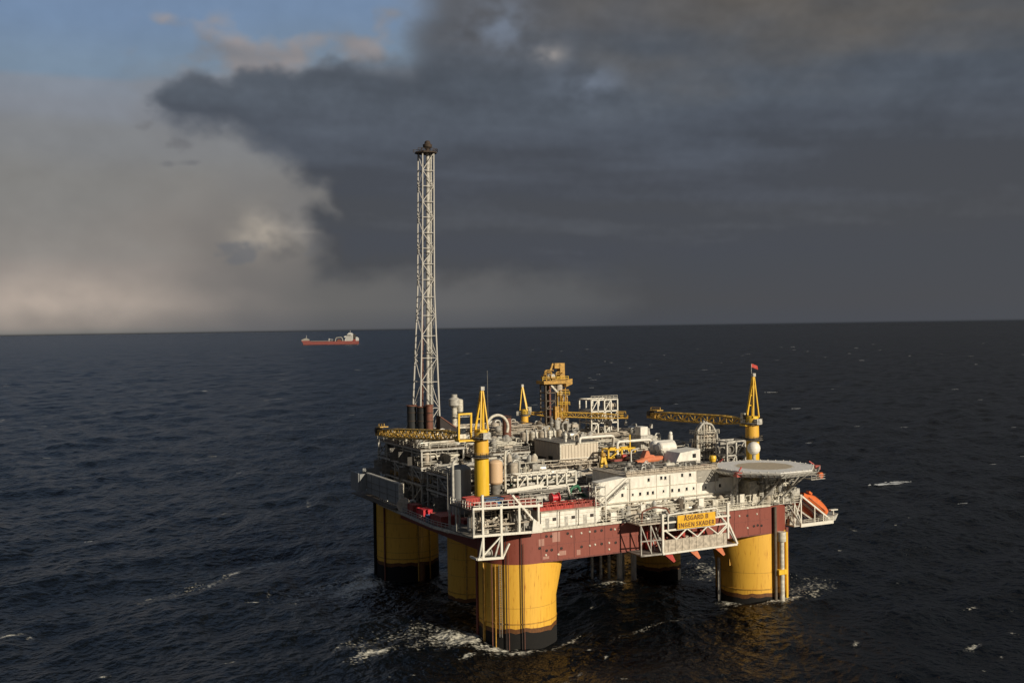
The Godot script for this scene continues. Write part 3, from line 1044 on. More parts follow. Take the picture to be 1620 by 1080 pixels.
func module(called: String, label: String, a0: float, a1: float, b0: float, b1: float, zs: Array, seed_: int, top_plant := 8, core := true, top_height := 3.5, braced := 0.4, closed := 0.0) -> Node3D:
	rng.seed = seed_
	var t := thing(called, label, "module", P((a0 + a1) * 0.5, (b0 + b1) * 0.5, zs[0]))
	var depth := 3.2
	if core:
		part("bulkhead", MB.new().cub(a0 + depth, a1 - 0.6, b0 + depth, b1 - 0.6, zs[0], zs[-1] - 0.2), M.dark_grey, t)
	for i in range(1, zs.size()):
		part("deck", MB.new().cub(a0, a1, b0, b1, zs[i] - 0.18, zs[i]), M.deck_brown, t)
		var beam := MB.new()
		beam.cub(a0 - 0.12, a1 + 0.12, b0 - 0.15, b0 + 0.15, zs[i] - 0.65, zs[i] - 0.19).cub(a0 - 0.15, a0 + 0.15, b0 + 0.16, b1, zs[i] - 0.65, zs[i] - 0.19)
		part("edge_beam", beam, M.light_grey, t)
		part("handrail", MB.new().rail([P(a0 + 0.1, b1, zs[i]), P(a0 + 0.1, b0 + 0.1, zs[i]), P(a1, b0 + 0.1, zs[i])], 1.1, 0.09, 2.5), M[pick(["light_grey", "cream", "deep_yellow"])], t)
	var na := maxi(1, int((a1 - a0) / 6.5))
	var nb := maxi(1, int((b1 - b0) / 6.5))
	for i in na + 1:
		part("post", MB.new().bar(P(lerpf(a0 + 0.3, a1 - 0.3, float(i) / na), b0 + 0.3, zs[0]), P(lerpf(a0 + 0.3, a1 - 0.3, float(i) / na), b0 + 0.3, zs[-1] - 0.7), 0.42), M.light_grey, t)
	for i in range(1, nb + 1):
		part("post", MB.new().bar(P(a0 + 0.3, lerpf(b0 + 0.3, b1 - 0.3, float(i) / nb), zs[0]), P(a0 + 0.3, lerpf(b0 + 0.3, b1 - 0.3, float(i) / nb), zs[-1] - 0.7), 0.42), M.light_grey, t)
	for l in zs.size() - 1:
		var z: float = zs[l]
		var y: float = zs[l + 1] - 0.7
		for i in na + nb:
			var on_a := i < na
			var f := float(i if on_a else i - na)
			var p := P(lerpf(a0 + 0.3, a1 - 0.3, f / na), b0 + 0.3, z) if on_a else P(a0 + 0.3, lerpf(b0 + 0.3, b1 - 0.3, f / nb), z)
			var q := P(lerpf(a0 + 0.3, a1 - 0.3, (f + 1) / na), b0 + 0.3, z) if on_a else P(a0 + 0.3, lerpf(b0 + 0.3, b1 - 0.3, (f + 1) / nb), z)
			var hgt := Vector3(0, y - z, 0)
			if closed > 0.0 and rng.randf() < closed * (0.5 + l * 0.5):
				var inn := P(0.0 if on_a else 0.35, 0.35 if on_a else 0.0, 0.0)
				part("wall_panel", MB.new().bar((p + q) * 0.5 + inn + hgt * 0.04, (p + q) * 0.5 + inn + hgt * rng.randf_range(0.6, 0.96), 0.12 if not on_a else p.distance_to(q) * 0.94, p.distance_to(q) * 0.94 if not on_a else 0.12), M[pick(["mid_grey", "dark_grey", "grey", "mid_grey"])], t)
			if rng.randf() < braced:
				if rng.randf() < 0.5:
					part("brace", MB.new().tube(p, q + hgt, 0.17, -1, 6), M[pick(["light_grey", "white", "galv"])], t)
				else:
					part("brace", MB.new().tube(p + hgt, q, 0.17, -1, 6), M[pick(["light_grey", "white", "galv"])], t)
			# plant standing behind the edge
			for k in 3:
				if rng.randf() < 0.8:
					var c := p.lerp(q, 0.18 + 0.32 * k)
					var off := rng.randf_range(1.4, 2.1)
					plant(t, c.x + (0.0 if on_a else off), -c.z + (off if on_a else 0.0), z, rng.randf_range(1.6, 2.6), y - z)
	# larger pipes along the edges
	for l in zs.size() - 1:
		for k in 3:
			var z: float = lerpf(zs[l], zs[l + 1], rng.randf_range(0.25, 0.9))
			var o := rng.randf_range(0.5, 1.1)
			part("pipe", MB.new().pipe([P(a0 + o, rng.randf_range(b0 + 3, b1), z), P(a0 + o, b0 + o, z), P(rng.randf_range(a0 + 3, a1), b0 + o, z), P(rng.randf_range(a0 + 3, a1), b0 + o, zs[l])], rng.randf_range(0.16, 0.34), 8), M[pick(TINTS)], t)
	var tg := MB.new()
	for l in zs.size() - 1:
		tangle(tg, a0 + 0.4, a1 - 0.4, b0 + 0.4, b0 + depth - 0.3, zs[l] + 0.3, zs[l + 1] - 0.4, int((a1 - a0) * 1.7), 0.06, 0.19)
		tangle(tg, a0 + 0.4, a0 + depth - 0.3, b0 + 0.4, b1 - 0.4, zs[l] + 0.3, zs[l + 1] - 0.4, int((b1 - b0) * 1.5), 0.06, 0.19)
	part("pipework", tg, M.grey, t, "stuff")
	# on the roof
	var zt: float = zs[-1]
	for i in int(top_plant * 1.5):
		plant(t, rng.randf_range(a0 + 1.5, a1 - 1.5), rng.randf_range(b0 + 1.5, b1 - 1.5), zt, rng.randf_range(1.8, 3.4), top_height * rng.randf_range(0.5, 1.1))
	for i in int(top_plant * 0.6):
		var z := zt + rng.randf_range(0.4, top_height * 0.6)
		var b := rng.randf_range(b0 + 0.8, b1 - 0.8)
		var a := rng.randf_range(a0 + 0.8, a1 - 4.0)
		part("pipe", MB.new().pipe([P(a, b, zt), P(a, b, z), P(a + rng.randf_range(3.0, a1 - a - 0.3), b, z), P(a + 3.2, rng.randf_range(b0 + 0.8, b1 - 0.8), z)], rng.randf_range(0.14, 0.3), 8), M[pick(TINTS)], t)
	var tg2 := MB.new()
	tangle(tg2, a0 + 0.5, a1 - 0.5, b0 + 0.5, b1 - 0.5, zt + 0.2, zt + top_height * 0.7, int((a1 - a0) * (b1 - b0) * 0.22), 0.07, 0.19)
	part("roof_pipework", tg2, M[pick(["light_grey", "beige", "cream"])], t, "stuff")
	return t


func modules() -> void:
	module("process_module", "tall shaded open framed module with braced posts behind the grey wind walls", -6.6, 6.0, 41.0, 74.0, [24.3, 29.5, 34.0, 38.6], 101, 20, true, 3.8, 0.4, 0.45)
	module("process_module", "dark shaded module under the crane boom, beside the yellow crane post", -6.4, 5.0, 17.0, 38.0, [24.3, 29.0, 33.4], 102, 18, true, 3.4, 0.3, 0.6)
	module("process_module", "beige pipe crowded module just right of the yellow crane post", 5.6, 22.0, 19.0, 36.0, [24.3, 28.2, 32.4], 103, 26, true, 5.5, 0.3)
	module("process_module", "cluttered central module of vessels and pipes left of the beige clad building", 6.6, 24.0, 38.0, 55.5, [24.3, 29.0, 33.0, 36.6], 104, 26, true, 4.5, 0.3)
	module("process_module", "far central module under the small crane and the yellow tower", 7.0, 42.0, 57.0, 75.5, [24.3, 30.0, 34.5, 38.8], 105, 30, true, 3.8, 0.3)
	module("process_module", "far module of grey vessels below the white open frame", 43.0, 75.0, 54.0, 76.0, [24.3, 30.0, 35.0], 106, 26, true, 3.8, 0.3)
	module("process_module", "low module between the beige clad building and the white quarters", 46.0, 75.0, 31.0, 52.0, [24.3, 29.5, 33.6], 107, 28, true, 3.6, 0.3)
	module("process_module", "brown equipment deck right behind the roof of the white quarters", 47.0, 76.0, 15.5, 29.5, [24.3, 29.5, 33.4], 108, 20, true, 3.0, 0.3)
	module("process_module", "low pipe deck in front of the beige clad building", 23.0, 45.0, 17.0, 34.5, [24.3, 27.0, 29.6], 109, 22, true, 3.0, 0.2)


# ---- living quarters, helicopter deck and the other big structures ----
func quarters() -> void:
	var t := thing("living_quarters", "long white accommodation block with two rows of small dark windows", "building", P(43, 5, 24.3))
	part("wall", MB.new().prism(PackedVector2Array([Vector2(28.0, -4), Vector2(55, -4), Vector2(55, 12), Vector2(28, 12)]), 24.3, 34.0), M.wall_white, t)
	part("end_block", MB.new().slab(PackedVector2Array([Vector2(20, 24.3), Vector2(27.98, 24.3), Vector2(27.98, 33.9), Vector2(20, 33.1)]), P(0, -3.9, 0), Basis(Vector3.RIGHT, Vector3.UP, Vector3(0, 0, 1)), -3.2), M.wall_white, t)
	part("lower_wall", MB.new().cub(55.01, 61.0, -4.0, 10.0, 24.3, 31.6), M.wall_white, t)
	part("lower_roof", MB.new().cub(55.01, 61.2, -4.2, 10.2, 31.6, 31.8), M.beige, t)
	part("roof", MB.new().cub(27.7, 55.2, -4.3, 12.3, 34.0, 34.25), M.beige, t)
	var seams := [36.4, 48.3]
	for x in seams:
		part("seam", MB.new().cub(x - 0.06, x + 0.06, -4.05, -3.9, 24.4, 33.9), M.beige, t)
	part("ledge", MB.new().cub(28.0, 48.4, -4.2, -3.9, 31.0, 31.12), M.cream, t)
	part("ledge", MB.new().cub(20.2, 60.0, -4.6, -3.9, 27.9, 28.1), M.cream, t)
	for q in [[34.1, 32.8, 1], [37.8, 33.0, 1], [39.0, 32.9, 1], [44.0, 33.2, 1], [46.4, 33.1, 1], [49.4, 32.9, 2], [52.2, 32.9, 2], [54.3, 32.9, 2], [27.0, 31.4, 0], [26.6, 29.7, 1], [29.5, 29.6, 0], [31.6, 29.6, 1], [33.8, 29.6, 1], [35.3, 29.6, 1], [38.4, 29.7, 0], [41.0, 29.7, 1], [43.0, 29.6, 1], [45.3, 29.7, 1], [47.4, 29.7, 0], [51.1, 29.6, 0], [55.5, 29.7, 1], [24.0, 29.6, 0], [31.0, 26.6, 0], [37.0, 26.5, 0], [42.2, 26.6, 1], [50.0, 26.5, 0], [56.6, 26.6, 0]]:
		var w: float = [0.22, 0.3, 0.45][q[2]]
		var hh: float = [0.28, 0.38, 0.62][q[2]]
		var y: float = -4.0 if q[0] > 28.0 else -3.9
		var wn := part("window", MB.new().cub(q[0] - w, q[0] + w, y - 0.06, y + 0.1, q[1] - hh, q[1] + hh), M.glass, t)
		part("window_sill", MB.new().cub(q[0] - w - 0.1, q[0] + w + 0.1, y - 0.1, y + 0.02, q[1] - hh - 0.12, q[1] - hh - 0.002), M.cream, wn)
	for x in [22.4, 46.5, 57.5]:
		part("door", MB.new().cub(x, x + 1.0, -4.1 if x > 28 else -4.0, -3.8, 24.5, 26.6), M.light_grey, t)
	# walkway, stairs and drain pipes on the wall
	part("handrail", MB.new().rail([P(28, -4.2, 34.25), P(54.6, -4.2, 34.25)], 1.1, 0.11, 1.6), M.beige, t)
	part("roof_coaming", MB.new().cub(28, 54.6, -3.6, -3.2, 34.25, 35.0), M.beige, t)
	part("stair", stair(P(21.0, -4.8, 28.2), P(27.5, -4.8, 32.8), 1.0), M.light_grey, t)
	part("grey_facade", MB.new().cub(48.5, 55.05, -4.08, -3.9, 30.9, 33.98), M.facade_grey, t)
	for x in [28.6, 40.3, 53.9, 59.4]:
		part("drain_pipe", MB.new().tube(P(x, -4.3, 24.4), P(x, -4.3, 33.6), 0.09, -1, 6), M.cream, t)
	rng.seed = 300
	for i in 16:
		var x := rng.randf_range(20.5, 58.0)
		part("wall_box", MB.new().cub(x, x + rng.randf_range(0.5, 1.6), -4.6, -4.02, 25.0 + rng.randf() * 2.0, 27.0 + rng.randf() * 0.8), M[pick(["cream", "light_grey", "white", "beige"])], t)
	rng.seed = 303
	for i in 30:
		plant(t, rng.randf_range(29.0, 54.0), rng.randf_range(-2.6, 11.0) if i < 20 else rng.randf_range(-2.6, 0.0), 34.25, rng.randf_range(0.9, 1.9), rng.randf_range(0.9, 2.0))
	var rt := MB.new()
	tangle(rt, 28.5, 54.0, -2.8, 11.5, 34.3, 35.6, 46, 0.06, 0.15)
	part("roof_pipework", rt, M.mid_grey, t, "stuff")
	# the crowded walkway along the foot of the wall
	var w := thing("service_gallery", "crowded gallery of pipes, cabinets and tanks along the foot of the white quarters", "module", P(43, -6.5, 24.3))
	rng.seed = 301
	for i in 30:
		plant(w, 20.0 + i * 1.4 + rng.randf_range(-0.4, 0.4), rng.randf_range(-7.9, -5.9), 24.3, rng.randf_range(1.4, 2.5), rng.randf_range(1.8, 4.4))
		if i % 3 == 0:
			part("locker", MB.new().cub(20.5 + i * 1.4, 21.6 + i * 1.4 + rng.randf() * 0.8, -8.4, -7.2, 24.3, 26.0 + rng.randf() * 2.2), M[pick(["wall_white", "cream", "white", "light_grey"])], w)
	var tg := MB.new()
	tangle(tg, 20.0, 66.0, -8.6, -5.0, 24.4, 27.4, 70, 0.06, 0.14)
	part("pipework", tg, M.cream, w, "stuff")
	part("handrail", MB.new().rail([P(18.0, -9.0, 24.75), P(67.0, -9.0, 24.75)], 1.1, 0.09, 2.0), M.cream, w)
	# stair tower in front of the end of the block
	var s := thing("stair_tower", "white open stair tower at the end of the accommodation block", "stairs", P(18.2, -6.4, 24.3))
	for a in [16.9, 19.6]:
		for b in [-7.6, -5.0]:
			part("post", MB.new().bar(P(a, b, 24.3), P(a, b, 33.0), 0.25), M.white, s)
	for i in 4:
		var z := 26.3 + i * 2.1
		part("landing", MB.new().cub(16.8, 19.7, -7.7, -4.9, z - 0.1, z), M.light_grey, s)
		part("flight", stair(P(17.1 if i % 2 else 19.4, -7.0 + 1.2 * (i % 2), z - 2.0), P(19.4 if i % 2 else 17.1, -7.0 + 1.2 * (i % 2), z), 0.9), M.cream, s)
		part("handrail", MB.new().rail([P(19.7, -7.7, z), P(16.8, -7.7, z), P(16.8, -4.9, z)], 1.0, 0.08, 1.2), M.white, s)


func stair(p: Vector3, q: Vector3, w: float) -> MB:
	var mb := MB.new()
	var n := int(absf(q.y - p.y) / 0.25)
	for i in n:
		var c := p.lerp(q, (i + 0.5) / n)
		mb.box(c, Vector3(absf(q.x - p.x) / n * 1.1 if absf(q.x - p.x) > 0.1 else w, 0.06, w))
	for s in [-0.5, 0.5]:
		var o := Vector3(0, 0, w * s)
		mb.bar(p + o, q + o, 0.1, 0.3)
		mb.bar(p + o + Vector3(0, 1, 0), q + o + Vector3(0, 1, 0), 0.08)
	return mb


func ngon(c: Vector2, r: float, n: int, turn: float) -> PackedVector2Array:
	var out := PackedVector2Array()
	for i in n:
		out.append(c + Vector2(cos(TAU * i / n + turn), sin(TAU * i / n + turn)) * r)
	return out


func structures() -> void:
	helideck()
	flare_tower()
	lifeboat_station()
	sign_gallery()
	corner_frame()
	clad_building()
	towers()
	shaded_side()


func helideck() -> void:
	var c := Vector2(66.6, -7.6)
	var z := 34.2
	var t := thing("helideck", "eight sided grey helicopter deck with a brown landing circle, above the white quarters", "helideck", P(c.x, c.y, z))
	var turn := PI / 8
	var oct := ngon(c, 12.9, 8, turn)
	part("deck", MB.new().prism(oct, z - 0.35, z), M.heli_grey, t)
	part("landing_circle", MB.new().lathe(P(c.x, c.y, z), Vector3.UP, [Vector2(6.9, -0.1), Vector2(6.9, 0.012), Vector2(0, 0.012)], 40), M.heli_olive, t)
	var ring := MB.new()
	for i in 40:
		var q := []
		for k in [[i, 7.0], [i + 1, 7.0], [i + 1, 7.35], [i, 7.35]]:
			q.append(P(c.x + cos(TAU * k[0] / 40.0) * k[1], c.y + sin(TAU * k[0] / 40.0) * k[1], z + 0.01))
		ring.quad(q[0], q[1], q[2], q[3], Vector3.UP)
	part("circle_line", ring, M.cream, t)
	# deep edge girder, one panel to each side, and the sloping net frames outside it
	for i in 8:
		var p := oct[i]
		var q := oct[(i + 1) % 8]
		var o := ((p + q) * 0.5 - c).normalized()
		part("edge_girder", MB.new().bar(P(p.x, p.y, z - 0.95), P(q.x, q.y, z - 0.85), 0.3, 0.95), M.light_grey, t)
		var net := MB.new()
		for k in 8:
			var m := p.lerp(q, k / 7.0)
			net.bar(P(m.x, m.y, z - 1.4), P(m.x + o.x * 1.6, m.y + o.y * 1.6, z - 0.3), 0.2)
		for k in 4:
			var f := 0.3 + 0.4 * k
			net.bar(P(p.x + o.x * f, p.y + o.y * f, z - 1.4 + f * 0.68), P(q.x + o.x * f, q.y + o.y * f, z - 1.4 + f * 0.68), 0.16)
		part("net_frame", net, M.light_grey, t)
		for k in 5:
			var m := p.lerp(q, (k + 0.5) / 5.0)
			part("edge_light", MB.new().tube(P(m.x, m.y, z), P(m.x, m.y, z + 0.18), 0.16, 0.1, 6), M.white, t)
	# raised foam nozzles and the gear hung on the rim
	for q in [[7, "dull_red"], [4, "dull_red"], [2, "dull_red"]]:
		var m := oct[q[0]]
		var o := (m - c).normalized()
		var f := part("foam_monitor", MB.new().cub(m.x + o.x * 0.6 - 0.8, m.x + o.x * 0.6 + 0.8, m.y + o.y * 0.6 - 0.7, m.y + o.y * 0.6 + 0.7, z - 1.2, z - 0.1), M[q[1]], t)
		part("nozzle", MB.new().tube(P(m.x, m.y, z + 0.1), P(m.x - o.x * 1.2, m.y - o.y * 1.2, z + 0.9), 0.14, 0.2), M.red, f)
	# beams and raking struts under the deck
	for k in 5:
		var x := c.x - 8.0 + k * 4.0
		part("beam", MB.new().cub(x - 0.25, x + 0.25, c.y - 10.0, c.y + 10.0, z - 1.2, z - 0.36), M.light_grey, t)
	for q in [[55.0, -6.0, 25.0, 60.5, -7.0], [63.5, -9.0, 25.0, 66.5, -15.5], [70.5, -8.0, 25.0, 74.5, -15.0], [76.0, -3.0, 24.6, 80.0, -8.0]]:
		part("strut", MB.new().tube(P(q[0], q[1], q[2]), P(q[3], q[4], z - 1.3), 0.28, -1, 8), M.light_grey, t)
	for q in [[58.0, -7.6], [66.0, -7.6], [74.0, -2.0]]:
		part("leg", MB.new().tube(P(q[0], q[1], 25.0), P(q[0], q[1], z - 1.3), 0.3, -1, 8), M.light_grey, t)
	# access platform hung under the outer tip
	var pl := part("access_platform", MB.new().cub(74.0, 78.5, -16.6, -14.0, z - 3.1, z - 2.9), M.grey, t)
	part("hanger", MB.new().bar(P(74.1, -14.2, z - 2.9), P(73.5, -13.6, z - 1.0), 0.16).bar(P(78.4, -14.2, z - 2.9), P(76.8, -12.6, z - 1.0), 0.16).rail([P(74, -16.6, z - 2.9), P(78.5, -16.6, z - 2.9), P(78.5, -14, z - 2.9)], 1.0, 0.1, 1.2), M.light_grey, pl)
	part("hose_reel", MB.new().lathe(P(77.6, -16.2, z - 2.2), P(0, 1, 0), [Vector2(0, 0), Vector2(0.75, 0), Vector2(0.75, 0.8), Vector2(0, 0.8)], 12), M.orange, pl)
	# equipment crowded under the deck at the corner of the hull
	var u := thing("corner_machinery", "cream machinery and pipes crowded under the helicopter deck at the corner", "module", P(70, -2, 24.3))
	rng.seed = 410
	part("bulkhead", MB.new().cub(62.5, 75.0, -7.0, 12.0, 24.3, 30.5), M.cream, u)
	for l in 3:
		var zz := 24.4 + l * 2.6
		part("deck", MB.new().cub(65.0, 77.0, -8.6 + l * 0.8, 12.0, zz - 0.15, zz), M.light_grey, u)
		for k in 6:
			plant(u, 65.5 + k * 1.95, -8.0 + l * 0.3 + rng.randf_range(-0.4, 0.4), zz, rng.randf_range(1.3, 2.2), 2.3)
		part("handrail", MB.new().rail([P(65, -8.6 + l * 0.8, zz), P(77, -8.6 + l * 0.8, zz), P(77, 8, zz)], 1.0, 0.09, 1.6), M.cream, u)
	var tg := MB.new()
	tangle(tg, 64.0, 77.0, -8.0, -2.0, 24.5, 33.0, 60, 0.06, 0.16)
	part("pipework", tg, M.cream, u, "stuff")


func flare_tower() -> void:
	var c := Vector2(6.6, 69.2)
	var t := thing("flare_tower", "very tall white lattice flare tower with a burnt tip, rising above the horizon", "tower", P(c.x, c.y, 39.0))
	var z0 := 39.0
	var z1 := 120.6
	# half width at a height: straight above, spreading below
	var half := func(z: float) -> float: return lerpf(3.15, 1.72, clampf((z - 39.0) / 46.0, 0.0, 1.0))
	var levels := [z0]
	var z := z0
	while z < z1 - 2.0:
		z += maxf(3.6, half.call(z) * 2.6)
		levels.append(minf(z, z1))
	levels[-1] = z1
	var corner := func(i: int, y: float) -> Vector3:
		var w: float = half.call(y)
		return P(c.x + [-w, w, w, -w][i % 4] + (y - 39.0) * 0.0135, c.y + [-w, -w, w, w][i % 4] - (y - 39.0) * 0.007, y)
	for i in 4:
		var leg := MB.new()
		leg.tube(corner.call(i, z0), corner.call(i, 81.0), 0.29, 0.24, 8)
		leg.tube(corner.call(i, 81.0), corner.call(i, z1), 0.24, 0.21, 8)
		part("leg", leg, M.tower_white, t)
	for j in levels.size() - 1:
		for i in 4:
			var a: Vector3 = corner.call(i, levels[j])
			var b: Vector3 = corner.call(i + 1, levels[j])
			var d: Vector3 = corner.call(i + 1, levels[j + 1])
			var e: Vector3 = corner.call(i, levels[j + 1])
			if j > 0:
				part("girt", MB.new().tube(a, b, 0.11, -1, 6, false), M.tower_white, t)
			if (j + i) % 2 == 0:
				part("diagonal", MB.new().tube(a, d, 0.125, -1, 6, false), M.tower_white, t)
			else:
				part("diagonal", MB.new().tube(b, e, 0.125, -1, 6, false), M.tower_white, t)
	var lean := func(x: float, y: float, zz: float) -> Vector3: return P(c.x + x + (zz - 39.0) * 0.0135, c.y + y - (zz - 39.0) * 0.007, zz)
	part("flare_pipe", MB.new().pipe([lean.call(0.3, -0.6, z0 - 3.0), lean.call(0.3, -0.6, z1 + 1.0)], 0.5, 10), M.light_grey, t)
	part("flare_pipe", MB.new().pipe([lean.call(1.2, -0.9, z0 - 3.0), lean.call(1.2, -0.9, z1)], 0.28, 8), M.galv, t)
	part("flare_pipe", MB.new().pipe([lean.call(-0.8, 0.6, z0), lean.call(-0.8, 0.6, z1)], 0.2, 8), M.rust, t)
	var lad := MB.new()
	for s in [-0.25, 0.25]:
		lad.bar(lean.call(1.75, -0.9 + s, z0), lean.call(1.5, -0.9 + s, z1), 0.08)
	for i in 100:
		var y := lerpf(z0, z1, i / 100.0)
		lad.bar(lean.call(1.62, -1.15, y), lean.call(1.62, -0.65, y), 0.07)
	part("ladder", lad, M.galv, t)
	for y in [63.0, 92.0]:
		var m: Vector3 = lean.call(0.6, -0.5, y)
		part("landing", MB.new().box(m, Vector3(2.0, 0.12, 2.4)), M.galv, t)
	c += Vector2((z1 - 39.0) * 0.0135, -(z1 - 39.0) * 0.007)
	var pl := part("top_platform", MB.new().prism(ngon(c, 3.3, 8, 0.2), z1, z1 + 0.35), M.burnt, t)
	part("handrail", MB.new().rail([P(c.x - 3.0, c.y - 1.5, z1 + 0.35), P(c.x, c.y - 3.2, z1 + 0.35), P(c.x + 3.0, c.y - 1.5, z1 + 0.35), P(c.x + 3.0, c.y + 2.2, z1 + 0.35), P(c.x - 3.0, c.y + 2.2, z1 + 0.35)], 0.9, 0.12, 1.6), M.burnt, pl)
	part("flare_tip", MB.new().lathe(P(c.x + 0.3, c.y - 0.6, z1 + 0.3), Vector3.UP, [Vector2(0.55, 0), Vector2(0.6, 1.0), Vector2(1.3, 1.4), Vector2(1.35, 2.2), Vector2(0.9, 2.4), Vector2(0.8, 3.0), Vector2(0.45, 3.3), Vector2(0.3, 3.0), Vector2(0, 2.9)], 12), M.burnt, t)
	part("pilot_burner", MB.new().tube(P(c.x - 1.4, c.y, z1 + 0.3), P(c.x - 1.2, c.y, z1 + 1.6), 0.2), M.burnt, t)
	c = Vector2(6.6, 69.2)
	part("base_frame", MB.new().cub(c.x - 4.0, c.x + 4.0, c.y - 4.0, c.y + 4.0, 38.62, 39.0), M.mid_grey, t)
	# exhaust stacks beside its foot
	var g := 0
	for q in [[2.0, 68.5, 1.35, 48.2, "black", 12], [4.2, 66.4, 1.35, 47.9, "black", 12], [5.6, 64.0, 1.0, 48.4, "rust", 12]]:
		var lab: String = ["dark brown exhaust stack at the outer edge, left of the flare tower foot", "dark brown exhaust stack in the middle of three at the flare tower foot", "reddish brown exhaust stack in front of the flare tower foot"][g]
		var s := thing("exhaust_stack", lab, "chimney", P(q[0], q[1], 38.7), "exhaust stacks at the flare tower")
		part("flue", MB.new().lathe(P(q[0], q[1], 38.7), Vector3.UP, [Vector2(q[2], 0), Vector2(q[2], q[3] - 38.7), Vector2(q[2] * 0.86, q[3] - 38.7), Vector2(q[2] * 0.86, q[3] - 40.5), Vector2(0, q[3] - 40.5)], 16), M[q[4]], s)
		for y in [41.0, 43.6, 46.0]:
			part("band", MB.new().lathe(P(q[0], q[1], y), Vector3.UP, [Vector2(q[2], 0), Vector2(q[2] + 0.12, 0.02), Vector2(q[2] + 0.12, 0.22), Vector2(q[2], 0.24)], 16), M.burnt, s)
		part("rim", MB.new().lathe(P(q[0], q[1], q[3] - 0.35), Vector3.UP, [Vector2(q[2] + 0.02, 0), Vector2(q[2] + 0.2, 0.1), Vector2(q[2] + 0.2, 0.38), Vector2(q[2] * 0.9, 0.4)], 16), M.rust, s)
		g += 1
	var dk := thing("exhaust_duct", "dark brown sloping duct behind the exhaust stacks", "duct", P(8, 62, 38.7))
	part("casing", MB.new().slab(PackedVector2Array([Vector2(0, 0), Vector2(7.5, 0), Vector2(5.0, 3.0), Vector2(0, 6.6)]), P(7.4, 60.5, 38.7), Basis(Vector3.RIGHT, Vector3.UP, Vector3(0, 0, 1)), -3.0), M.stack_brown, dk)
	part("rib", MB.new().bar(P(7.5, 60.4, 45.1), P(12.2, 60.4, 41.8), 0.25), M.rust, dk)


# an inclined rail with a boat on it
func boat_shell(L: float, w: float, h: float) -> MB:
	# pointed hull with a closed cabin, along x, standing at the origin
	var mb := MB.new()
	var secs := []
	for i in 9:
		var f := i / 8.0
		var full := sin(PI * clampf(0.12 + f * 0.82, 0.0, 1.0))
		var sq := pow(maxf(full, 0.03), 0.45)
		secs.append([(f - 0.5) * L, w * 0.5 * sq, h * (0.16 * (1.0 - sq)), h * (0.55 + 0.45 * sq * smoothstep(0.0, 0.35, f))])
	var m := 10
	for i in 8:
		for k in m:
			var q := []
			for c in [[i, k], [i + 1, k], [i + 1, k + 1], [i, k + 1]]:
				var s: Array = secs[c[0]]
				var t: float = TAU * c[1] / m
				var y := lerpf(s[2], s[3], 0.5 + 0.5 * sin(t))
				var zz: float = s[1] * signf(cos(t)) * pow(absf(cos(t)), 0.6)
				q.append([Vector3(s[0], y, zz), Vector3(0.0, sin(t), cos(t)).normalized()])
			mb.quad4(q[0][0], q[1][0], q[2][0], q[3][0], q[0][1], q[1][1], q[2][1], q[3][1])
	return mb


func place_mb(src: MB, t: Transform3D) -> MB:
	return MB.new().add(src, t)


func lifeboat(label: String, foot: Vector3, tilt: float, turn: float, L: float, mat: String, under_mat: String, grp: String) -> Node3D:
	var o := thing("lifeboat", label, "lifeboat", foot, grp)
	var tr := Transform3D(Basis(Vector3.UP, turn) * Basis(Vector3(0, 0, 1), tilt), foot)
	part("hull", place_mb(boat_shell(L, L * 0.30, L * 0.27), tr), M[mat], o)
	var cab := MB.new().box(Vector3(-L * 0.3, L * 0.26, 0), Vector3(L * 0.12, L * 0.05, L * 0.12))
	part("wheelhouse", place_mb(cab, tr), M[mat], o)
	part("window", place_mb(MB.new().box(Vector3(-L * 0.235, L * 0.262, 0), Vector3(0.06, L * 0.03, L * 0.1)), tr), M.glass, o)
	part("fender_strip", place_mb(MB.new().box(Vector3(0, L * 0.11, L * 0.146), Vector3(L * 0.7, 0.18, 0.16)).box(Vector3(0, L * 0.11, -L * 0.146), Vector3(L * 0.7, 0.18, 0.16)), tr), M[under_mat], o)
	return o


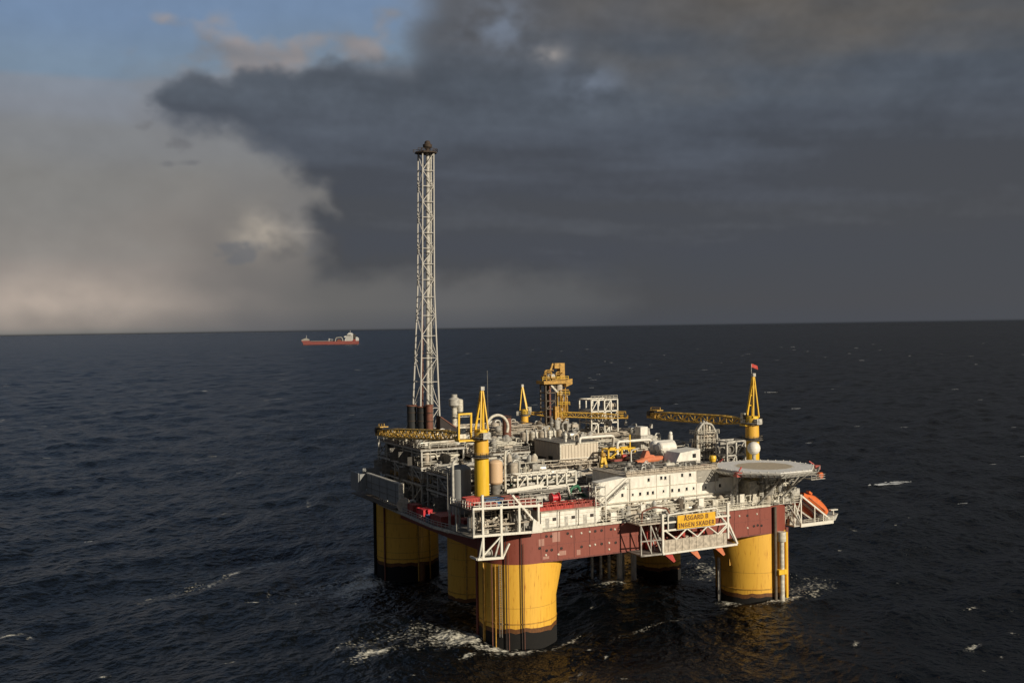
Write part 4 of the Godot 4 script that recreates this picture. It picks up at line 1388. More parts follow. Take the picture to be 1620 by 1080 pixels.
func lifeboat_station() -> void:
	var t := thing("lifeboat_station", "pale steel lifeboat launching frame sticking out beyond the right column", "davit", P(84, -3, 17.5))
	part("floor", MB.new().cub(77.5, 91.0, -6.2, 4.0, 17.5, 17.8), M.light_grey, t)
	part("edge_beam", MB.new().cub(79.5, 90.6, -6.6, -6.21, 17.3, 18.15), M.white, t)
	part("prow", MB.new().slab(PackedVector2Array([Vector2(0, 0), Vector2(3.6, 0.3), Vector2(4.6, 2.0), Vector2(3.4, 1.5), Vector2(0, 1.3)]), P(88.2, -6.0, 17.6), Basis(Vector3.RIGHT, Vector3.UP, Vector3(0, 0, 1)), -4.0), M.light_grey, t)
	part("capstan", MB.new().tube(P(92.0, -5.0, 19.0), P(92.0, -5.0, 20.4), 0.18).cub(90.8, 93.2, -5.5, -4.5, 20.4, 20.65), M.white, t)
	for q in [[80.0, -6.0, 25.6], [80.0, 1.6, 25.6], [77.8, -6.0, 25.0]]:
		part("post", MB.new().bar(P(q[0], q[1], 17.8), P(q[0], q[1], q[2]), 0.3), M.white, t)
	for b in [-6.0, -2.4]:
		part("launch_rail", MB.new().bar(P(79.8, b, 25.6), P(89.6, b, 18.6), 0.32, 0.4), M.white, t)
	for b in [-1.6, 1.2]:
		part("launch_rail", MB.new().bar(P(79.8, b, 22.9), P(87.6, b, 17.9), 0.28, 0.4), M.light_grey, t)
	for a in [84.6, 87.6]:
		part("prop", MB.new().bar(P(a, -6.0, 17.9), P(a, -6.0, 25.6 - (a - 79.8) * 0.714), 0.26), M.white, t)
	part("brace", MB.new().tube(P(77.6, -6.1, 18.0), P(80.0, -6.1, 25.0), 0.16), M.white, t)
	part("brace", MB.new().tube(P(77.2, -6.1, 25.0), P(80.0, -6.1, 18.2), 0.16), M.white, t)
	part("brace", MB.new().tube(P(74.4, -7.0, 24.2), P(79.6, -6.2, 18.4), 0.18), M.light_grey, t)
	part("winch_house", MB.new().cub(77.6, 80.2, -5.4, 3.0, 24.6, 27.2), M.light_grey, t)
	part("winch_deck", MB.new().cub(75.0, 80.4, -6.2, 4.0, 24.3, 24.55), M.mid_grey, t)
	part("handrail", MB.new().rail([P(75.4, -6.2, 24.55), P(80.3, -6.2, 24.55)], 1.1, 0.09, 1.2).rail([P(80.6, -6.4, 18.2), P(90.4, -6.4, 18.2)], 0.9, 0.08, 1.6), M.cream, t)
	rng.seed = 512
	for i in 9:
		plant(t, rng.randf_range(77.6, 82.0), rng.randf_range(-5.2, 1.0), 17.8 if i < 6 else 24.55, rng.randf_range(1.2, 2.0), rng.randf_range(1.8, 4.0))
	var tg := MB.new()
	tangle(tg, 75.0, 80.5, -6.5, 0.0, 18.0, 24.0, 26, 0.07, 0.15)
	part("pipework", tg, M.cream, t, "stuff")
	lifeboat("bright orange enclosed lifeboat resting on the top of the sloping launch rails", P(85.4, -4.2, 21.7), -0.62, 0.0, 10.0, "orange", "salmon", "")
	lifeboat("orange red lifeboat seen through the launch frame, under the sloping rails", P(84.4, -0.6, 19.9), -0.62, 0.0, 9.0, "orange", "red", "")


func letters(text: String, height: float, at: Vector3, under: Node3D) -> void:
	var tm := TextMesh.new()
	var f := SystemFont.new()
	f.font_names = PackedStringArray(["Droid Sans"])
	f.font_weight = 700
	tm.font = f
	tm.text = text
	tm.font_size = 64
	tm.pixel_size = height / 46.0
	tm.depth = 0.06
	tm.horizontal_alignment = HORIZONTAL_ALIGNMENT_CENTER
	var o := MeshInstance3D.new()
	o.name = "lettering" if not under.has_node("lettering") else "lettering_001"
	o.mesh = tm
	o.material_override = M.sign_ink
	under.add_child(o)
	o.position = at - under.position


func sign_gallery() -> void:
	var t := thing("truss_gallery", "white truss gallery with a beige screen hanging off the brown hull, carrying the yellow sign", "gallery", P(38, -12.5, 17.4))
	var b := -15.2
	part("screen", MB.new().cub(30.6, 48.6, b - 0.12, b + 0.12, 17.6, 20.4), M.beige, t)
	for i in 9:
		part("screen_rib", MB.new().cub(31.6 + i * 2.0, 31.75 + i * 2.0, b - 0.22, b - 0.11, 17.7, 20.35), M.beige, t)
	part("bottom_beam", MB.new().cub(30.0, 51.6, b - 0.35, b + 0.3, 17.1, 17.55), M.white, t)
	part("floor", MB.new().cub(24.4, 51.6, b + 0.31, -9.1, 17.2, 17.45), M.mid_grey, t)
	part("top_deck", MB.new().cub(24.0, 49.6, -15.0, -9.1, 24.3, 24.55), M.beige, t)
	part("mid_beam", MB.new().bar(P(30.4, b, 22.6), P(48.8, b, 22.6), 0.4), M.white, t)
	part("top_beam", MB.new().bar(P(30.4, b, 24.4), P(49.6, b, 24.4), 0.4), M.white, t)
	# zigzag between the screen and the sign
	for i in 6:
		var x0 := 31.0 + i * 3.0
		part("web", MB.new().tube(P(x0, b, 22.5 if i % 2 == 0 else 20.3), P(x0 + 3.0, b, 20.3 if i % 2 == 0 else 22.5), 0.2, -1, 6), M.white, t)
	part("post", MB.new().bar(P(30.2, b, 17.5), P(30.2, b, 26.4), 0.5), M.white, t)
	part("post", MB.new().bar(P(49.0, b, 19.0), P(49.0, b, 27.5), 0.5), M.white, t)
	part("raker", MB.new().bar(P(49.0, b, 23.0), P(51.8, b, 17.4), 0.4), M.white, t)
	part("brace", MB.new().tube(P(46.0, b, 25.4), P(48.8, b, 22.4), 0.2), M.white, t)
	part("brace", MB.new().tube(P(49.0, b, 22.0), P(46.6, b, 20.2), 0.16), M.white, t)
	part("raker", MB.new().bar(P(51.6, b, 17.4), P(51.6, -9.1, 23.0), 0.3), M.light_grey, t)
	# the shaded end of the truss
	for q in [[-15.0, 24.2, -9.3, 17.6], [-12.2, 24.2, -15.0, 17.6], [-9.4, 24.2, -12.4, 17.6]]:
		part("brace", MB.new().tube(P(30.0, q[0], q[1]), P(30.0, q[2], q[3]), 0.17), M.light_grey, t)
	for x in [24.6, 27.3]:
		part("post", MB.new().bar(P(x, -14.6, 17.4), P(x, -14.6, 24.3), 0.3), M.grey, t)
		part("brace", MB.new().tube(P(x, -14.6, 24.2), P(x + 2.7, -14.9, 17.5), 0.16), M.light_grey, t)
	part("end_beam", MB.new().bar(P(24.4, -14.6, 17.3), P(30.2, b, 17.3), 0.35), M.grey, t)
	part("end_beam", MB.new().bar(P(24.4, -14.6, 20.6), P(30.2, b, 20.6), 0.25), M.grey, t)
	part("handrail", MB.new().rail([P(24.0, -9.4, 24.55), P(24.0, -14.9, 24.55), P(30.2, -14.9, 24.55)], 1.1, 0.09, 1.4).rail([P(30.2, -15.0, 24.55), P(49.6, -15.0, 24.55)], 1.2, 0.1, 1.8), M.cream, t)
	part("hoop_rail", MB.new().pipe([P(31.6, b - 0.2, 22.6), P(31.6, b - 0.2, 26.2), P(45.6, b - 0.2, 26.6), P(45.6, b - 0.2, 24.6)], 0.2, 8), M.white, t)
	for q in [[31.2, -13.5, 22.8], [37.2, -12.5, 20.6], [42.8, -12.6, 21.2], [28.4, -11.5, 21.4], [29.2, -10.6, 18.6]]:
		part("red_chest", MB.new().cub(q[0], q[0] + 1.3, q[1], q[1] + 1.2, q[2] - 1.0, q[2] + 0.5), M.red, t)
	# machinery on the gallery
	rng.seed = 620
	for i in 9:
		plant(t, 25.0 + i * 2.7, rng.randf_range(-13.4, -10.6), 24.55, rng.randf_range(1.6, 2.6), rng.randf_range(1.8, 3.2))
	for i in 7:
		plant(t, 32.0 + i * 2.6, rng.randf_range(-13.0, -11.0), 17.45, rng.randf_range(1.6, 2.4), rng.randf_range(2.2, 4.5))
	part("hose_arch", MB.new().pipe([P(25.5, -13.6, 24.6), P(25.7, -13.6, 27.2), P(29.0, -13.6, 28.0), P(32.6, -13.6, 27.4), P(33.4, -13.6, 26.0)], 0.22, 8), M.rust, t)
	# red brackets under the beam
	for x in [32.0, 39.2, 46.4]:
		part("red_bracket", MB.new().slab(PackedVector2Array([Vector2(-1.3, 0), Vector2(0.9, 0), Vector2(1.9, -1.9), Vector2(1.4, -2.2)]), P(x, b + 0.2, 17.1), Basis(Vector3.RIGHT, Vector3.UP, Vector3(0, 0, 1)), -0.9), M.salmon if x > 32.5 else M.red, t)
	part("dark_drum", MB.new().tube(P(32.8, b + 1.6, 24.3), P(32.8, b + 0.1, 24.3), 1.35, -1, 16), M.black, t)
	var s := thing("sign", "orange yellow name sign with two lines of dark lettering on the white truss", "sign", P(39.4, b - 0.45, 22.6))
	part("board", MB.new().cub(34.0, 44.9, b - 0.62, b - 0.42, 22.7, 25.85), M.sign_yellow, s)
	letters("ÅSGARD B", 1.06, P(39.3, b - 0.66, 25.05), s)
	letters("INGEN SKADER", 1.04, P(39.4, b - 0.66, 23.5), s)


# the white frame at the near corner, with the lower basket
func corner_frame() -> void:
	var t := thing("corner_gantry", "white post and beam frame at the near corner of the hull with a lower basket", "frame", P(-8, -11, 20.2))
	var b := -12.0
	for q in [[-14.2, 20.4, 34.2], [-9.8, 20.4, 31.6], [-5.4, 25.2, 31.4], [-0.6, 25.0, 31.2]]:
		part("post", MB.new().bar(P(q[0], b, q[1]), P(q[0], b, q[2]), 0.48), M.white, t)
	part("lower_beam", MB.new().bar(P(-16.6, b, 25.5), P(0.2, b, 25.0), 0.5), M.white, t)
	part("upper_beam", MB.new().bar(P(-16.6, b, 31.4), P(0.4, b, 30.7), 0.5), M.white, t)
	part("diagonal", MB.new().bar(P(-7.0, b, 33.6), P(-0.6, b, 26.2), 0.42), M.white, t)
	part("gusset", MB.new().slab(PackedVector2Array([Vector2(0, 0), Vector2(2.6, 0), Vector2(2.6, 1.2), Vector2(0.4, 3.0)]), P(-2.4, b - 0.1, 25.1), Basis(Vector3.RIGHT, Vector3.UP, Vector3(0, 0, 1)), 0.3), M.white, t)
	part("deck", MB.new().prism(PackedVector2Array([Vector2(-16.6, b + 0.3), Vector2(0.2, b + 0.3), Vector2(0.2, 9), Vector2(-8.9, 9), Vector2(-16.6, 1)]), 25.0, 25.25), M.mid_grey, t)
	part("upper_deck", MB.new().prism(PackedVector2Array([Vector2(-16.6, b + 0.3), Vector2(0.4, b + 0.3), Vector2(0.4, 6), Vector2(-8.9, 6), Vector2(-16.6, 0)]), 30.6, 30.9), M.deck_brown, t)
	part("handrail", MB.new().rail([P(-16.4, 0.0, 30.9), P(-16.4, b, 31.2), P(0.4, b, 30.9)], 1.5, 0.12, 1.3), M.white, t)
	for q in [[-16.4, -3.0], [-16.4, 0.6], [-12.6, 3.6]]:
		part("post", MB.new().bar(P(q[0], q[1], 25.2), P(q[0], q[1], 30.6), 0.4), M.light_grey, t)
	part("post", MB.new().bar(P(-16.4, b, 25.6), P(-16.4, b, 31.2), 0.4), M.light_grey, t)
	# the basket
	var k := part("basket", MB.new().bar(P(-15.6, b, 20.5), P(-9.4, b, 20.2), 0.5).bar(P(-15.6, b, 20.5), P(-15.6, -8.6, 20.5), 0.4).bar(P(-9.4, b, 20.2), P(-9.4, -9.4, 20.2), 0.4), M.white, t)
	part("basket_floor", MB.new().cub(-15.4, -9.6, b + 0.3, -9.2, 20.1, 20.3), M.mid_grey, k)
	part("basket_post", MB.new().bar(P(-14.2, b, 25.2), P(-15.2, b, 20.6), 0.35), M.light_grey, k)
	part("basket_post", MB.new().bar(P(-9.8, b, 25.2), P(-11.4, b, 20.6), 0.35), M.light_grey, k)
	part("basket_post", MB.new().bar(P(-9.4, b, 20.4), P(-7.6, b + 0.6, 23.0), 0.35), M.white, k)
	part("basket_brace", MB.new().bar(P(-14.6, b, 20.8), P(-10.0, b, 24.8), 0.3), M.white, k)
	part("basket_winch", MB.new().lathe(P(-13.6, -10.5, 21.2), P(1, 0, 0), [Vector2(0, 0), Vector2(0.9, 0), Vector2(0.9, 0.2), Vector2(0.55, 0.2), Vector2(0.55, 1.8), Vector2(0.9, 1.8), Vector2(0.9, 2.0), Vector2(0, 2.0)], 12), M.grey, k)
	# machinery inside
	rng.seed = 701
	part("bulkhead", MB.new().cub(-7.6, 0.0, -4.0, 6.0, 25.26, 30.5), M.dark_grey, t)
	for i in 16:
		plant(t, rng.randf_range(-15.2, -1.2), rng.randf_range(-10.8, -5.2), 25.25, rng.randf_range(1.5, 2.8), rng.randf_range(2.4, 5.0))
	var tg := MB.new()
	tangle(tg, -16.0, 0.0, -11.2, -4.5, 25.4, 30.4, 40, 0.08, 0.2)
	part("pipework", tg, M.beige, t, "stuff")


func clad_building() -> void:
	var t := thing("clad_building", "beige box building with ribbed cladding in the middle of the deck", "building", P(38.5, 43, 29.6))
	part("wall", MB.new().cub(32.5, 44.6, 36.2, 51.0, 29.6, 38.0), M.clad, t)
	part("roof", MB.new().cub(32.2, 44.9, 35.9, 51.3, 38.0, 38.25), M.mid_grey, t)
	part("plinth", MB.new().cub(32.3, 43.0, 34.9, 36.1, 26.5, 30.4), M.wall_white, t)
	for q in [[38.0, "cream"], [33.9, "wall_white"]]:
		part("band", MB.new().cub(32.4, 44.7, 36.05, 36.19, q[0] - 0.4, q[0] - 0.02), M[q[1]], t)
	for i in 12:
		part("rib", MB.new().cub(33.1 + i, 33.2 + i, 36.08, 36.19, 30.5, 37.55), M.clad, t)
	for i in 14:
		part("rib", MB.new().cub(32.38, 32.49, 37.0 + i, 37.12 + i, 29.7, 37.9), M.clad, t)
	part("corner_trim", MB.new().cub(32.3, 32.7, 36.0, 36.3, 29.6, 37.98), M.cream, t)
	part("brace", MB.new().bar(P(37.6, 35.9, 30.6), P(40.0, 35.9, 33.2), 0.2), M.wall_white, t)
	part("opening", MB.new().cub(32.3, 32.6, 40.5, 42.6, 31.8, 34.2), M.black, t)
	part("louvre", MB.new().cub(32.3, 32.6, 44.5, 49.0, 30.2, 33.6), M.dark_grey, t)
	rng.seed = 655
	for i in 9:
		plant(t, rng.randf_range(33.5, 43.5), rng.randf_range(37.5, 50.0), 38.25, rng.randf_range(1.4, 2.4), rng.randf_range(1.6, 3.0))
	for i in 4:
		var a := 39.6 + i * 1.3
		part("vent_cowl", MB.new().pipe([P(a, 34.4, 29.6), P(a, 34.4, 31.6 + 0.5 * (i % 2)), P(a + 0.7, 33.9, 31.9 + 0.5 * (i % 2))], 0.42, 8), M.dark_grey, t)
	var wt := MB.new()
	rng.seed = 656
	tangle(wt, 24.5, 44.0, 30.0, 35.4, 29.8, 34.5, 40, 0.08, 0.2)
	part("pipework", wt, M.beige, t, "stuff")
	# white tank and cabin before it
	var c := thing("white_cabin", "small white cabin with a shaded end, below the beige clad building", "cabin", P(31, 15, 29.6))
	part("wall", MB.new().cub(29.5, 34.4, 14.0, 17.6, 24.3, 31.8), M.wall_white, c)
	part("roof", MB.new().cub(29.3, 34.6, 13.8, 17.8, 31.8, 32.0), M.light_grey, c)
	part("grille", MB.new().cub(29.4, 29.7, 14.6, 17.0, 29.6, 31.4), M.mid_grey, c)
	part("door", MB.new().cub(31.0, 32.0, 13.9, 14.1, 28.0, 30.2), M.light_grey, c)


func lattice_box(under: Node3D, a0: float, a1: float, b0: float, b1: float, z0: float, z1: float, na: int, nz: int, w: float, mat: Material) -> void:
	for i in na + 1:
		var a := lerpf(a0, a1, float(i) / na)
		for b in [b0, b1]:
			part("post", MB.new().bar(P(a, b, z0), P(a, b, z1), w), mat, under)
	for j in nz + 1:
		var z := lerpf(z0, z1, float(j) / nz)
		for b in [b0, b1]:
			part("beam", MB.new().bar(P(a0, b, z), P(a1, b, z), w), mat, under)
		for a in [a0, a1]:
			part("beam", MB.new().bar(P(a, b0, z), P(a, b1, z), w), mat, under)
	for i in na:
		for j in nz:
			if (i + j) % 2 == 0:
				part("brace", MB.new().bar(P(lerpf(a0, a1, float(i) / na), b0, lerpf(z0, z1, float(j) / nz)), P(lerpf(a0, a1, float(i + 1) / na), b0, lerpf(z0, z1, float(j + 1) / nz)), w * 0.7), mat, under)


func towers() -> void:
	# pipe bridge before the central modules
	var t := thing("pipe_bridge", "long white lattice pipe bridge crossing in front of the central modules", "bridge", P(12, 10, 29))
	lattice_box(t, 5.4, 21.6, 9.4, 12.6, 31.2, 34.4, 6, 1, 0.34, M.white)
	part("pipe", MB.new().tube(P(4.5, 10.2, 32.0), P(22.5, 10.2, 32.0), 0.4), M.light_grey, t)
	part("pipe", MB.new().tube(P(4.5, 11.3, 33.2), P(22.5, 11.3, 33.2), 0.5), M.cream, t)
	part("pipe", MB.new().tube(P(4.5, 11.6, 31.9), P(22.5, 11.6, 31.9), 0.3), M.green, t)
	for a in [6.0, 13.5, 21.0]:
		part("leg", MB.new().bar(P(a, 9.4, 24.3), P(a, 9.4, 31.1), 0.4), M.white, t)
		part("leg", MB.new().bar(P(a, 12.6, 24.3), P(a, 12.6, 31.1), 0.4), M.white, t)
	var f := thing("lifting_beam", "white sloping box beam beside the yellow crane post", "beam", P(5, 9, 30))
	part("web", MB.new().bar(P(2.0, 8.6, 31.0), P(12.0, 8.6, 31.7), 0.5, 0.9), M.white, f)
	part("stand", MB.new().bar(P(3.0, 8.6, 24.3), P(3.0, 8.6, 30.6), 0.4).bar(P(10.6, 8.6, 24.3), P(10.6, 8.6, 31.2), 0.4), M.light_grey, f)
	rng.seed = 733
	for i in 16:
		plant(t, rng.randf_range(1.5, 22.0), rng.randf_range(13.6, 18.0), 24.3, rng.randf_range(1.6, 2.8), rng.randf_range(3.0, 7.5))
	var tt := thing("tan_tank", "upright tan tank with a domed top right of the yellow crane post", "tank", P(0.6, 11.6, 25.3))
	part("shell", MB.new().capsule(P(0.6, 11.6, 33.0), P(0.6, 11.6, 37.6), 1.75, 16), paint("tan", 0.62, 0.42, 0.25, 0.5), tt)
	part("stand", MB.new().tube(P(0.6, 11.6, 25.3), P(0.6, 11.6, 33.0), 1.2, -1, 12), M.mid_grey, tt)
	part("riser", MB.new().pipe([P(2.9, 11.0, 28.3), P(2.9, 11.0, 39.6), P(3.9, 12.4, 40.4), P(4.4, 14.0, 38.0)], 0.3, 8), M.cream, tt)
	# a winch tower painted yellow
	var y := thing("winch_tower", "stubby yellow tower with two columns and a wide top platform", "tower", P(47, 66, 38.8))
	part("post", MB.new().tube(P(48.9, 65.4, 35.0), P(48.9, 65.4, 53.6), 1.15, 1.05, 12), M.beige, y)
	var shaft := part("shaft", MB.new().cub(45.0, 46.2, 66.0, 67.6, 40.5, 52.4), M.deck_brown, y)
	lattice_box(y, 44.0, 47.2, 64.8, 68.2, 40.5, 52.5, 1, 5, 0.32, M.deck_brown)
	part("shaft_edge", MB.new().bar(P(45.6, 65.2, 40.5), P(45.6, 65.2, 52.4), 0.5), M.rust, shaft)
	part("top_platform", MB.new().cub(42.8, 51.0, 63.6, 68.6, 52.8, 53.8), M.deep_yellow, y)
	part("cantilever", MB.new().slab(PackedVector2Array([Vector2(0, 0), Vector2(2.2, 0.8), Vector2(2.2, 2.4), Vector2(0, 2.0)]), P(50.4, 63.5, 51.8), Basis(Vector3.RIGHT, Vector3.UP, Vector3(0, 0, 1)), -4.0), M.deep_yellow, y)
	part("handrail", MB.new().rail([P(42.4, 63.7, 53.9), P(51.3, 63.7, 53.9)], 1.1, 0.12, 1.2), M.crane_yellow, y)
	part("head", MB.new().cub(49.0, 50.6, 64.6, 66.6, 53.9, 59.0).cub(47.2, 49.0, 64.8, 66.4, 57.4, 59.0), M.deep_yellow, y)
	part("arm", MB.new().bar(P(44.2, 65.0, 53.9), P(46.0, 65.0, 57.4), 0.6).bar(P(46.0, 65.0, 57.4), P(46.6, 65.0, 59.0), 0.5), M.deep_yellow, y)
	part("winch", MB.new().capsule(P(44.6, 64.6, 55.0), P(46.6, 64.6, 55.0), 0.9), M.light_grey, y)
	part("bracket", MB.new().bar(P(48.2, 64.8, 50.0), P(45.8, 64.8, 52.4), 0.5), M.cream, y)
	for z in [41.0, 44.0, 47.4]:
		part("side_platform", MB.new().cub(49.9, 51.4, 64.4, 66.4, z, z + 1.9), M.deep_yellow if z < 47.0 else M.beige, y)
	part("cab", MB.new().cub(46.6, 48.0, 63.8, 65.2, 42.0, 46.0), M.deep_yellow, y)
	var yt := MB.new()
	rng.seed = 771
	tangle(yt, 48.0, 51.6, 63.8, 66.8, 41.0, 52.0, 22, 0.1, 0.22)
	tangle(yt, 43.0, 51.0, 63.4, 66.0, 54.0, 57.0, 20, 0.1, 0.24)
	tangle(yt, 47.2, 51.6, 63.6, 64.8, 40.8, 52.0, 12, 0.1, 0.2)
	part("pipework", yt, M.deep_yellow, y, "stuff")
	for z in [43.0, 46.2, 49.3]:
		part("handrail", MB.new().rail([P(47.4, 63.6, z), P(51.6, 63.6, z)], 1.0, 0.1, 1.2), M.crane_yellow, y)
	for i in 12:
		plant(y, 40.5 + i * 1.1, rng.randf_range(60.6, 62.6), 38.8, rng.randf_range(1.6, 2.6), rng.randf_range(2.0, 4.6))
	part("foot", MB.new().cub(41.6, 52.0, 63.0, 69.0, 38.9, 40.4), M.boom_ochre, y)
	# a square open frame
	var w := thing("equipment_frame", "square white open steel frame of three tiers on the far modules", "frame", P(61.5, 63, 35))
	lattice_box(w, 57.0, 66.4, 60.0, 67.0, 37.0, 47.6, 4, 3, 0.36, M.white)
	for j in 3:
		part("floor", MB.new().cub(57.0, 66.4, 60.0, 67.0, 37.2 + j * 3.53, 37.35 + j * 3.53), M.mid_grey, w)
	rng.seed = 744
	for i in 10:
		plant(w, rng.randf_range(58.0, 65.5), rng.randf_range(61.0, 66.0), 37.4 + 3.53 * (i % 3), rng.randf_range(1.4, 2.2), 2.8)
	part("handrail", MB.new().rail([P(57, 60, 47.7), P(66.4, 60, 47.7)], 1.1, 0.1, 1.2), M.cream, w)
	part("wall_panel", MB.new().cub(56.8, 66.6, 58.6, 59.9, 35.2, 37.0), M.cream, w)
	# a tall bundle of pipes with an arched top
	var k := thing("pipe_tower", "grey tower of curved pipes standing behind the roof of the white quarters", "tower", P(66.6, 17.6, 33.4))
	for i in 6:
		var a := 64.2 + i * 0.95
		var top: float = 41.0 + [1.0, 2.0, 2.3, 2.1, 1.4, 0.2][i]
		part("riser", MB.new().pipe([P(a, 16.4, 30.0), P(a, 16.4, top), P(a + 1.2, 17.8, top + 0.5), P(a + 1.4, 19.4, top - 1.2), P(a + 1.4, 19.4, 34.0)], 0.34, 8), M[["beige", "grey", "light_grey", "beige", "cream", "grey"][i]], k)
	part("hoop", MB.new().pipe([P(63.6, 16.0, 33.5), P(63.6, 16.0, 41.2), P(65.6, 16.0, 43.4), P(68.4, 16.0, 43.0), P(70.2, 16.0, 40.2), P(70.4, 16.0, 33.5)], 0.3, 8), M.light_grey, k)
	for z in [35.6, 38.0, 40.4]:
		part("platform", MB.new().cub(63.4, 70.6, 15.4, 19.6, z, z + 0.14), M.mid_grey, k)
		part("handrail", MB.new().rail([P(63.4, 19.0, z), P(63.4, 15.4, z), P(70.6, 15.4, z)], 1.0, 0.1, 1.2), M.cream, k)
	rng.seed = 755
	var tg := MB.new()
	tangle(tg, 63.4, 70.4, 15.4, 19.0, 33.6, 42.0, 40, 0.09, 0.2)
	part("pipework", tg, M.beige, k, "stuff")
	# grey frame by the right crane, with the white ball
	var g := thing("antenna_frame", "grey open frame with round fans beside the post of the right crane", "frame", P(70, 9.5, 33.4))
	lattice_box(g, 67.0, 73.0, 7.6, 12.0, 31.6, 38.9, 2, 2, 0.4, M.light_grey)
	part("panel", MB.new().cub(67.2, 72.8, 10.6, 10.8, 34.4, 38.6), M.grey, g)
	for q in [[68.4, 36.8], [71.6, 36.8], [68.4, 33.6], [71.6, 33.6]]:
		part("fan", MB.new().lathe(P(q[0], 7.9, q[1]), P(0, -1, 0), [Vector2(1.15, -0.8), Vector2(1.2, 0.1), Vector2(0.95, 0.12), Vector2(0.9, -0.6), Vector2(0, -0.6)], 16), M.mid_grey, g)
	var ball := thing("radome", "round white radar ball beside the post of the right crane", "radome", P(73.2, 4.4, 35.0))
	part("ball", MB.new().sphere(P(73.0, 4.0, 37.2), 1.75, 18), M.wall_white, ball)
	part("stand", MB.new().tube(P(73.0, 4.0, 33.4), P(73.0, 4.0, 35.6), 0.5), M.light_grey, ball)
	# a slim vent tower and ring pipes at the back of the crane
	var v := thing("vent_tower", "slim pale vent tower with a bulging head, left of the yellow crane", "tower", P(19, 73, 38.8))
	part("stem", MB.new().tube(P(17.4, 73.0, 38.8), P(17.4, 73.0, 47.0), 0.9, 0.8, 10), M.cream, v)
	part("head", MB.new().lathe(P(17.4, 73.0, 46.4), Vector3.UP, [Vector2(0.8, 0), Vector2(1.7, 0.8), Vector2(1.7, 2.6), Vector2(0.9, 3.2), Vector2(0.9, 4.0), Vector2(0, 4.0)], 12), M.light_grey, v)
	part("side_head", MB.new().capsule(P(19.0, 72.4, 45.4), P(19.0, 72.4, 48.6), 0.9), M.cream, v)
	part("arm", MB.new().tube(P(17.4, 73.0, 45.6), P(19.0, 72.4, 45.6), 0.4), M.galv, v)
	part("ladder", MB.new().rail([P(17.6, 72.2, 39.0), P(17.6, 72.3, 46.0)], 0.4, 0.1, 1.0), M.grey, v)
	part("platform", MB.new().cub(16.8, 21.6, 71.4, 74.4, 43.6, 43.8).rail([P(16.8, 71.4, 43.8), P(21.6, 71.4, 43.8)], 1.0, 0.1, 1.2), M.grey, v)
	var r := thing("ring_pipe", "large pale hoop of pipe right behind the yellow crane frame", "pipe", P(21, 52, 36.6))
	var pts := []
	for i in 15:
		var an := -0.5 + TAU * 0.72 * i / 14.0
		pts.append(P(20.4 + cos(an) * 3.2, 50.0 + 0.06 * i, 42.2 + sin(an) * 3.4))
	part("hoop", MB.new().pipe(pts, 0.42, 8), M.cream, r)
	part("stem", MB.new().tube(P(21.4, 50.4, 36.6), P(21.4, 50.4, 38.9), 0.4), M.cream, r)
	part("valve", MB.new().sphere(P(20.6, 50.2, 41.6), 1.0, 10), M.grey, r)
	var bs := thing("brown_stack", "thick rusty brown exhaust stack right of the yellow crane", "chimney", P(25, 54, 36.6))
	part("flue", MB.new().lathe(P(24.6, 52.8, 36.6), Vector3.UP, [Vector2(1.3, 0), Vector2(1.3, 8.4), Vector2(1.1, 8.4), Vector2(1.1, 7.0), Vector2(0, 7.0)], 14), M.rust, bs)
	part("rim", MB.new().lathe(P(24.6, 52.8, 44.4), Vector3.UP, [Vector2(1.31, 0), Vector2(1.5, 0.1), Vector2(1.5, 0.5), Vector2(1.2, 0.62)], 14), M.stack_brown, bs)
	# squat tanks in a row under the yellow tower
	for i in 5:
		var o := thing("domed_tank", ["cream domed tank, first from the small crane", "cream domed tank, second from the small crane", "cream domed tank, third from the small crane", "cream domed tank, fourth from the small crane", "cream domed tank, last of the row towards the white frame"][i], "tank", P(31 + i * 3.0, 55.2, 36.6), "row of domed tanks under the yellow tower")
		part("shell", MB.new().capsule(P(31 + i * 3.0, 54.2, 37.6), P(31 + i * 3.0, 54.2, 39.6), 1.25), M.cream if i % 2 else M.beige, o)
		part("skirt", MB.new().tube(P(31 + i * 3.0, 54.2, 36.6), P(31 + i * 3.0, 54.2, 37.6), 0.9, -1, 10), M.mid_grey, o)
		part("pipe", MB.new().pipe([P(31 + i * 3.0, 54.2, 40.0), P(31 + i * 3.0, 53.0, 40.8), P(31 + i * 3.0, 52.6, 36.8)], 0.2, 6), M.galv, o)
	# grey tank with a domed top on the shaded side
	var dt := thing("grey_tank", "tall grey tank with a rounded top in the shade left of the crane post", "tank", P(-7.6, 9.6, 24.3))
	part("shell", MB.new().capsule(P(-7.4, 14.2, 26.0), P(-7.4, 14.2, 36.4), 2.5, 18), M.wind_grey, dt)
	part("skirt", MB.new().tube(P(-7.4, 14.2, 24.3), P(-7.4, 14.2, 26.0), 1.8, -1, 14), M.dark_grey, dt)
	part("riser", MB.new().pipe([P(-10.6, 11.6, 25.2), P(-10.6, 11.6, 38.4), P(-8.6, 12.6, 39.2), P(-7.4, 14.2, 37.6)], 0.34, 8), M.light_grey, dt)
	part("riser", MB.new().tube(P(-10.2, 15.4, 25.2), P(-10.2, 15.4, 36.6), 0.3), M.light_grey, dt)


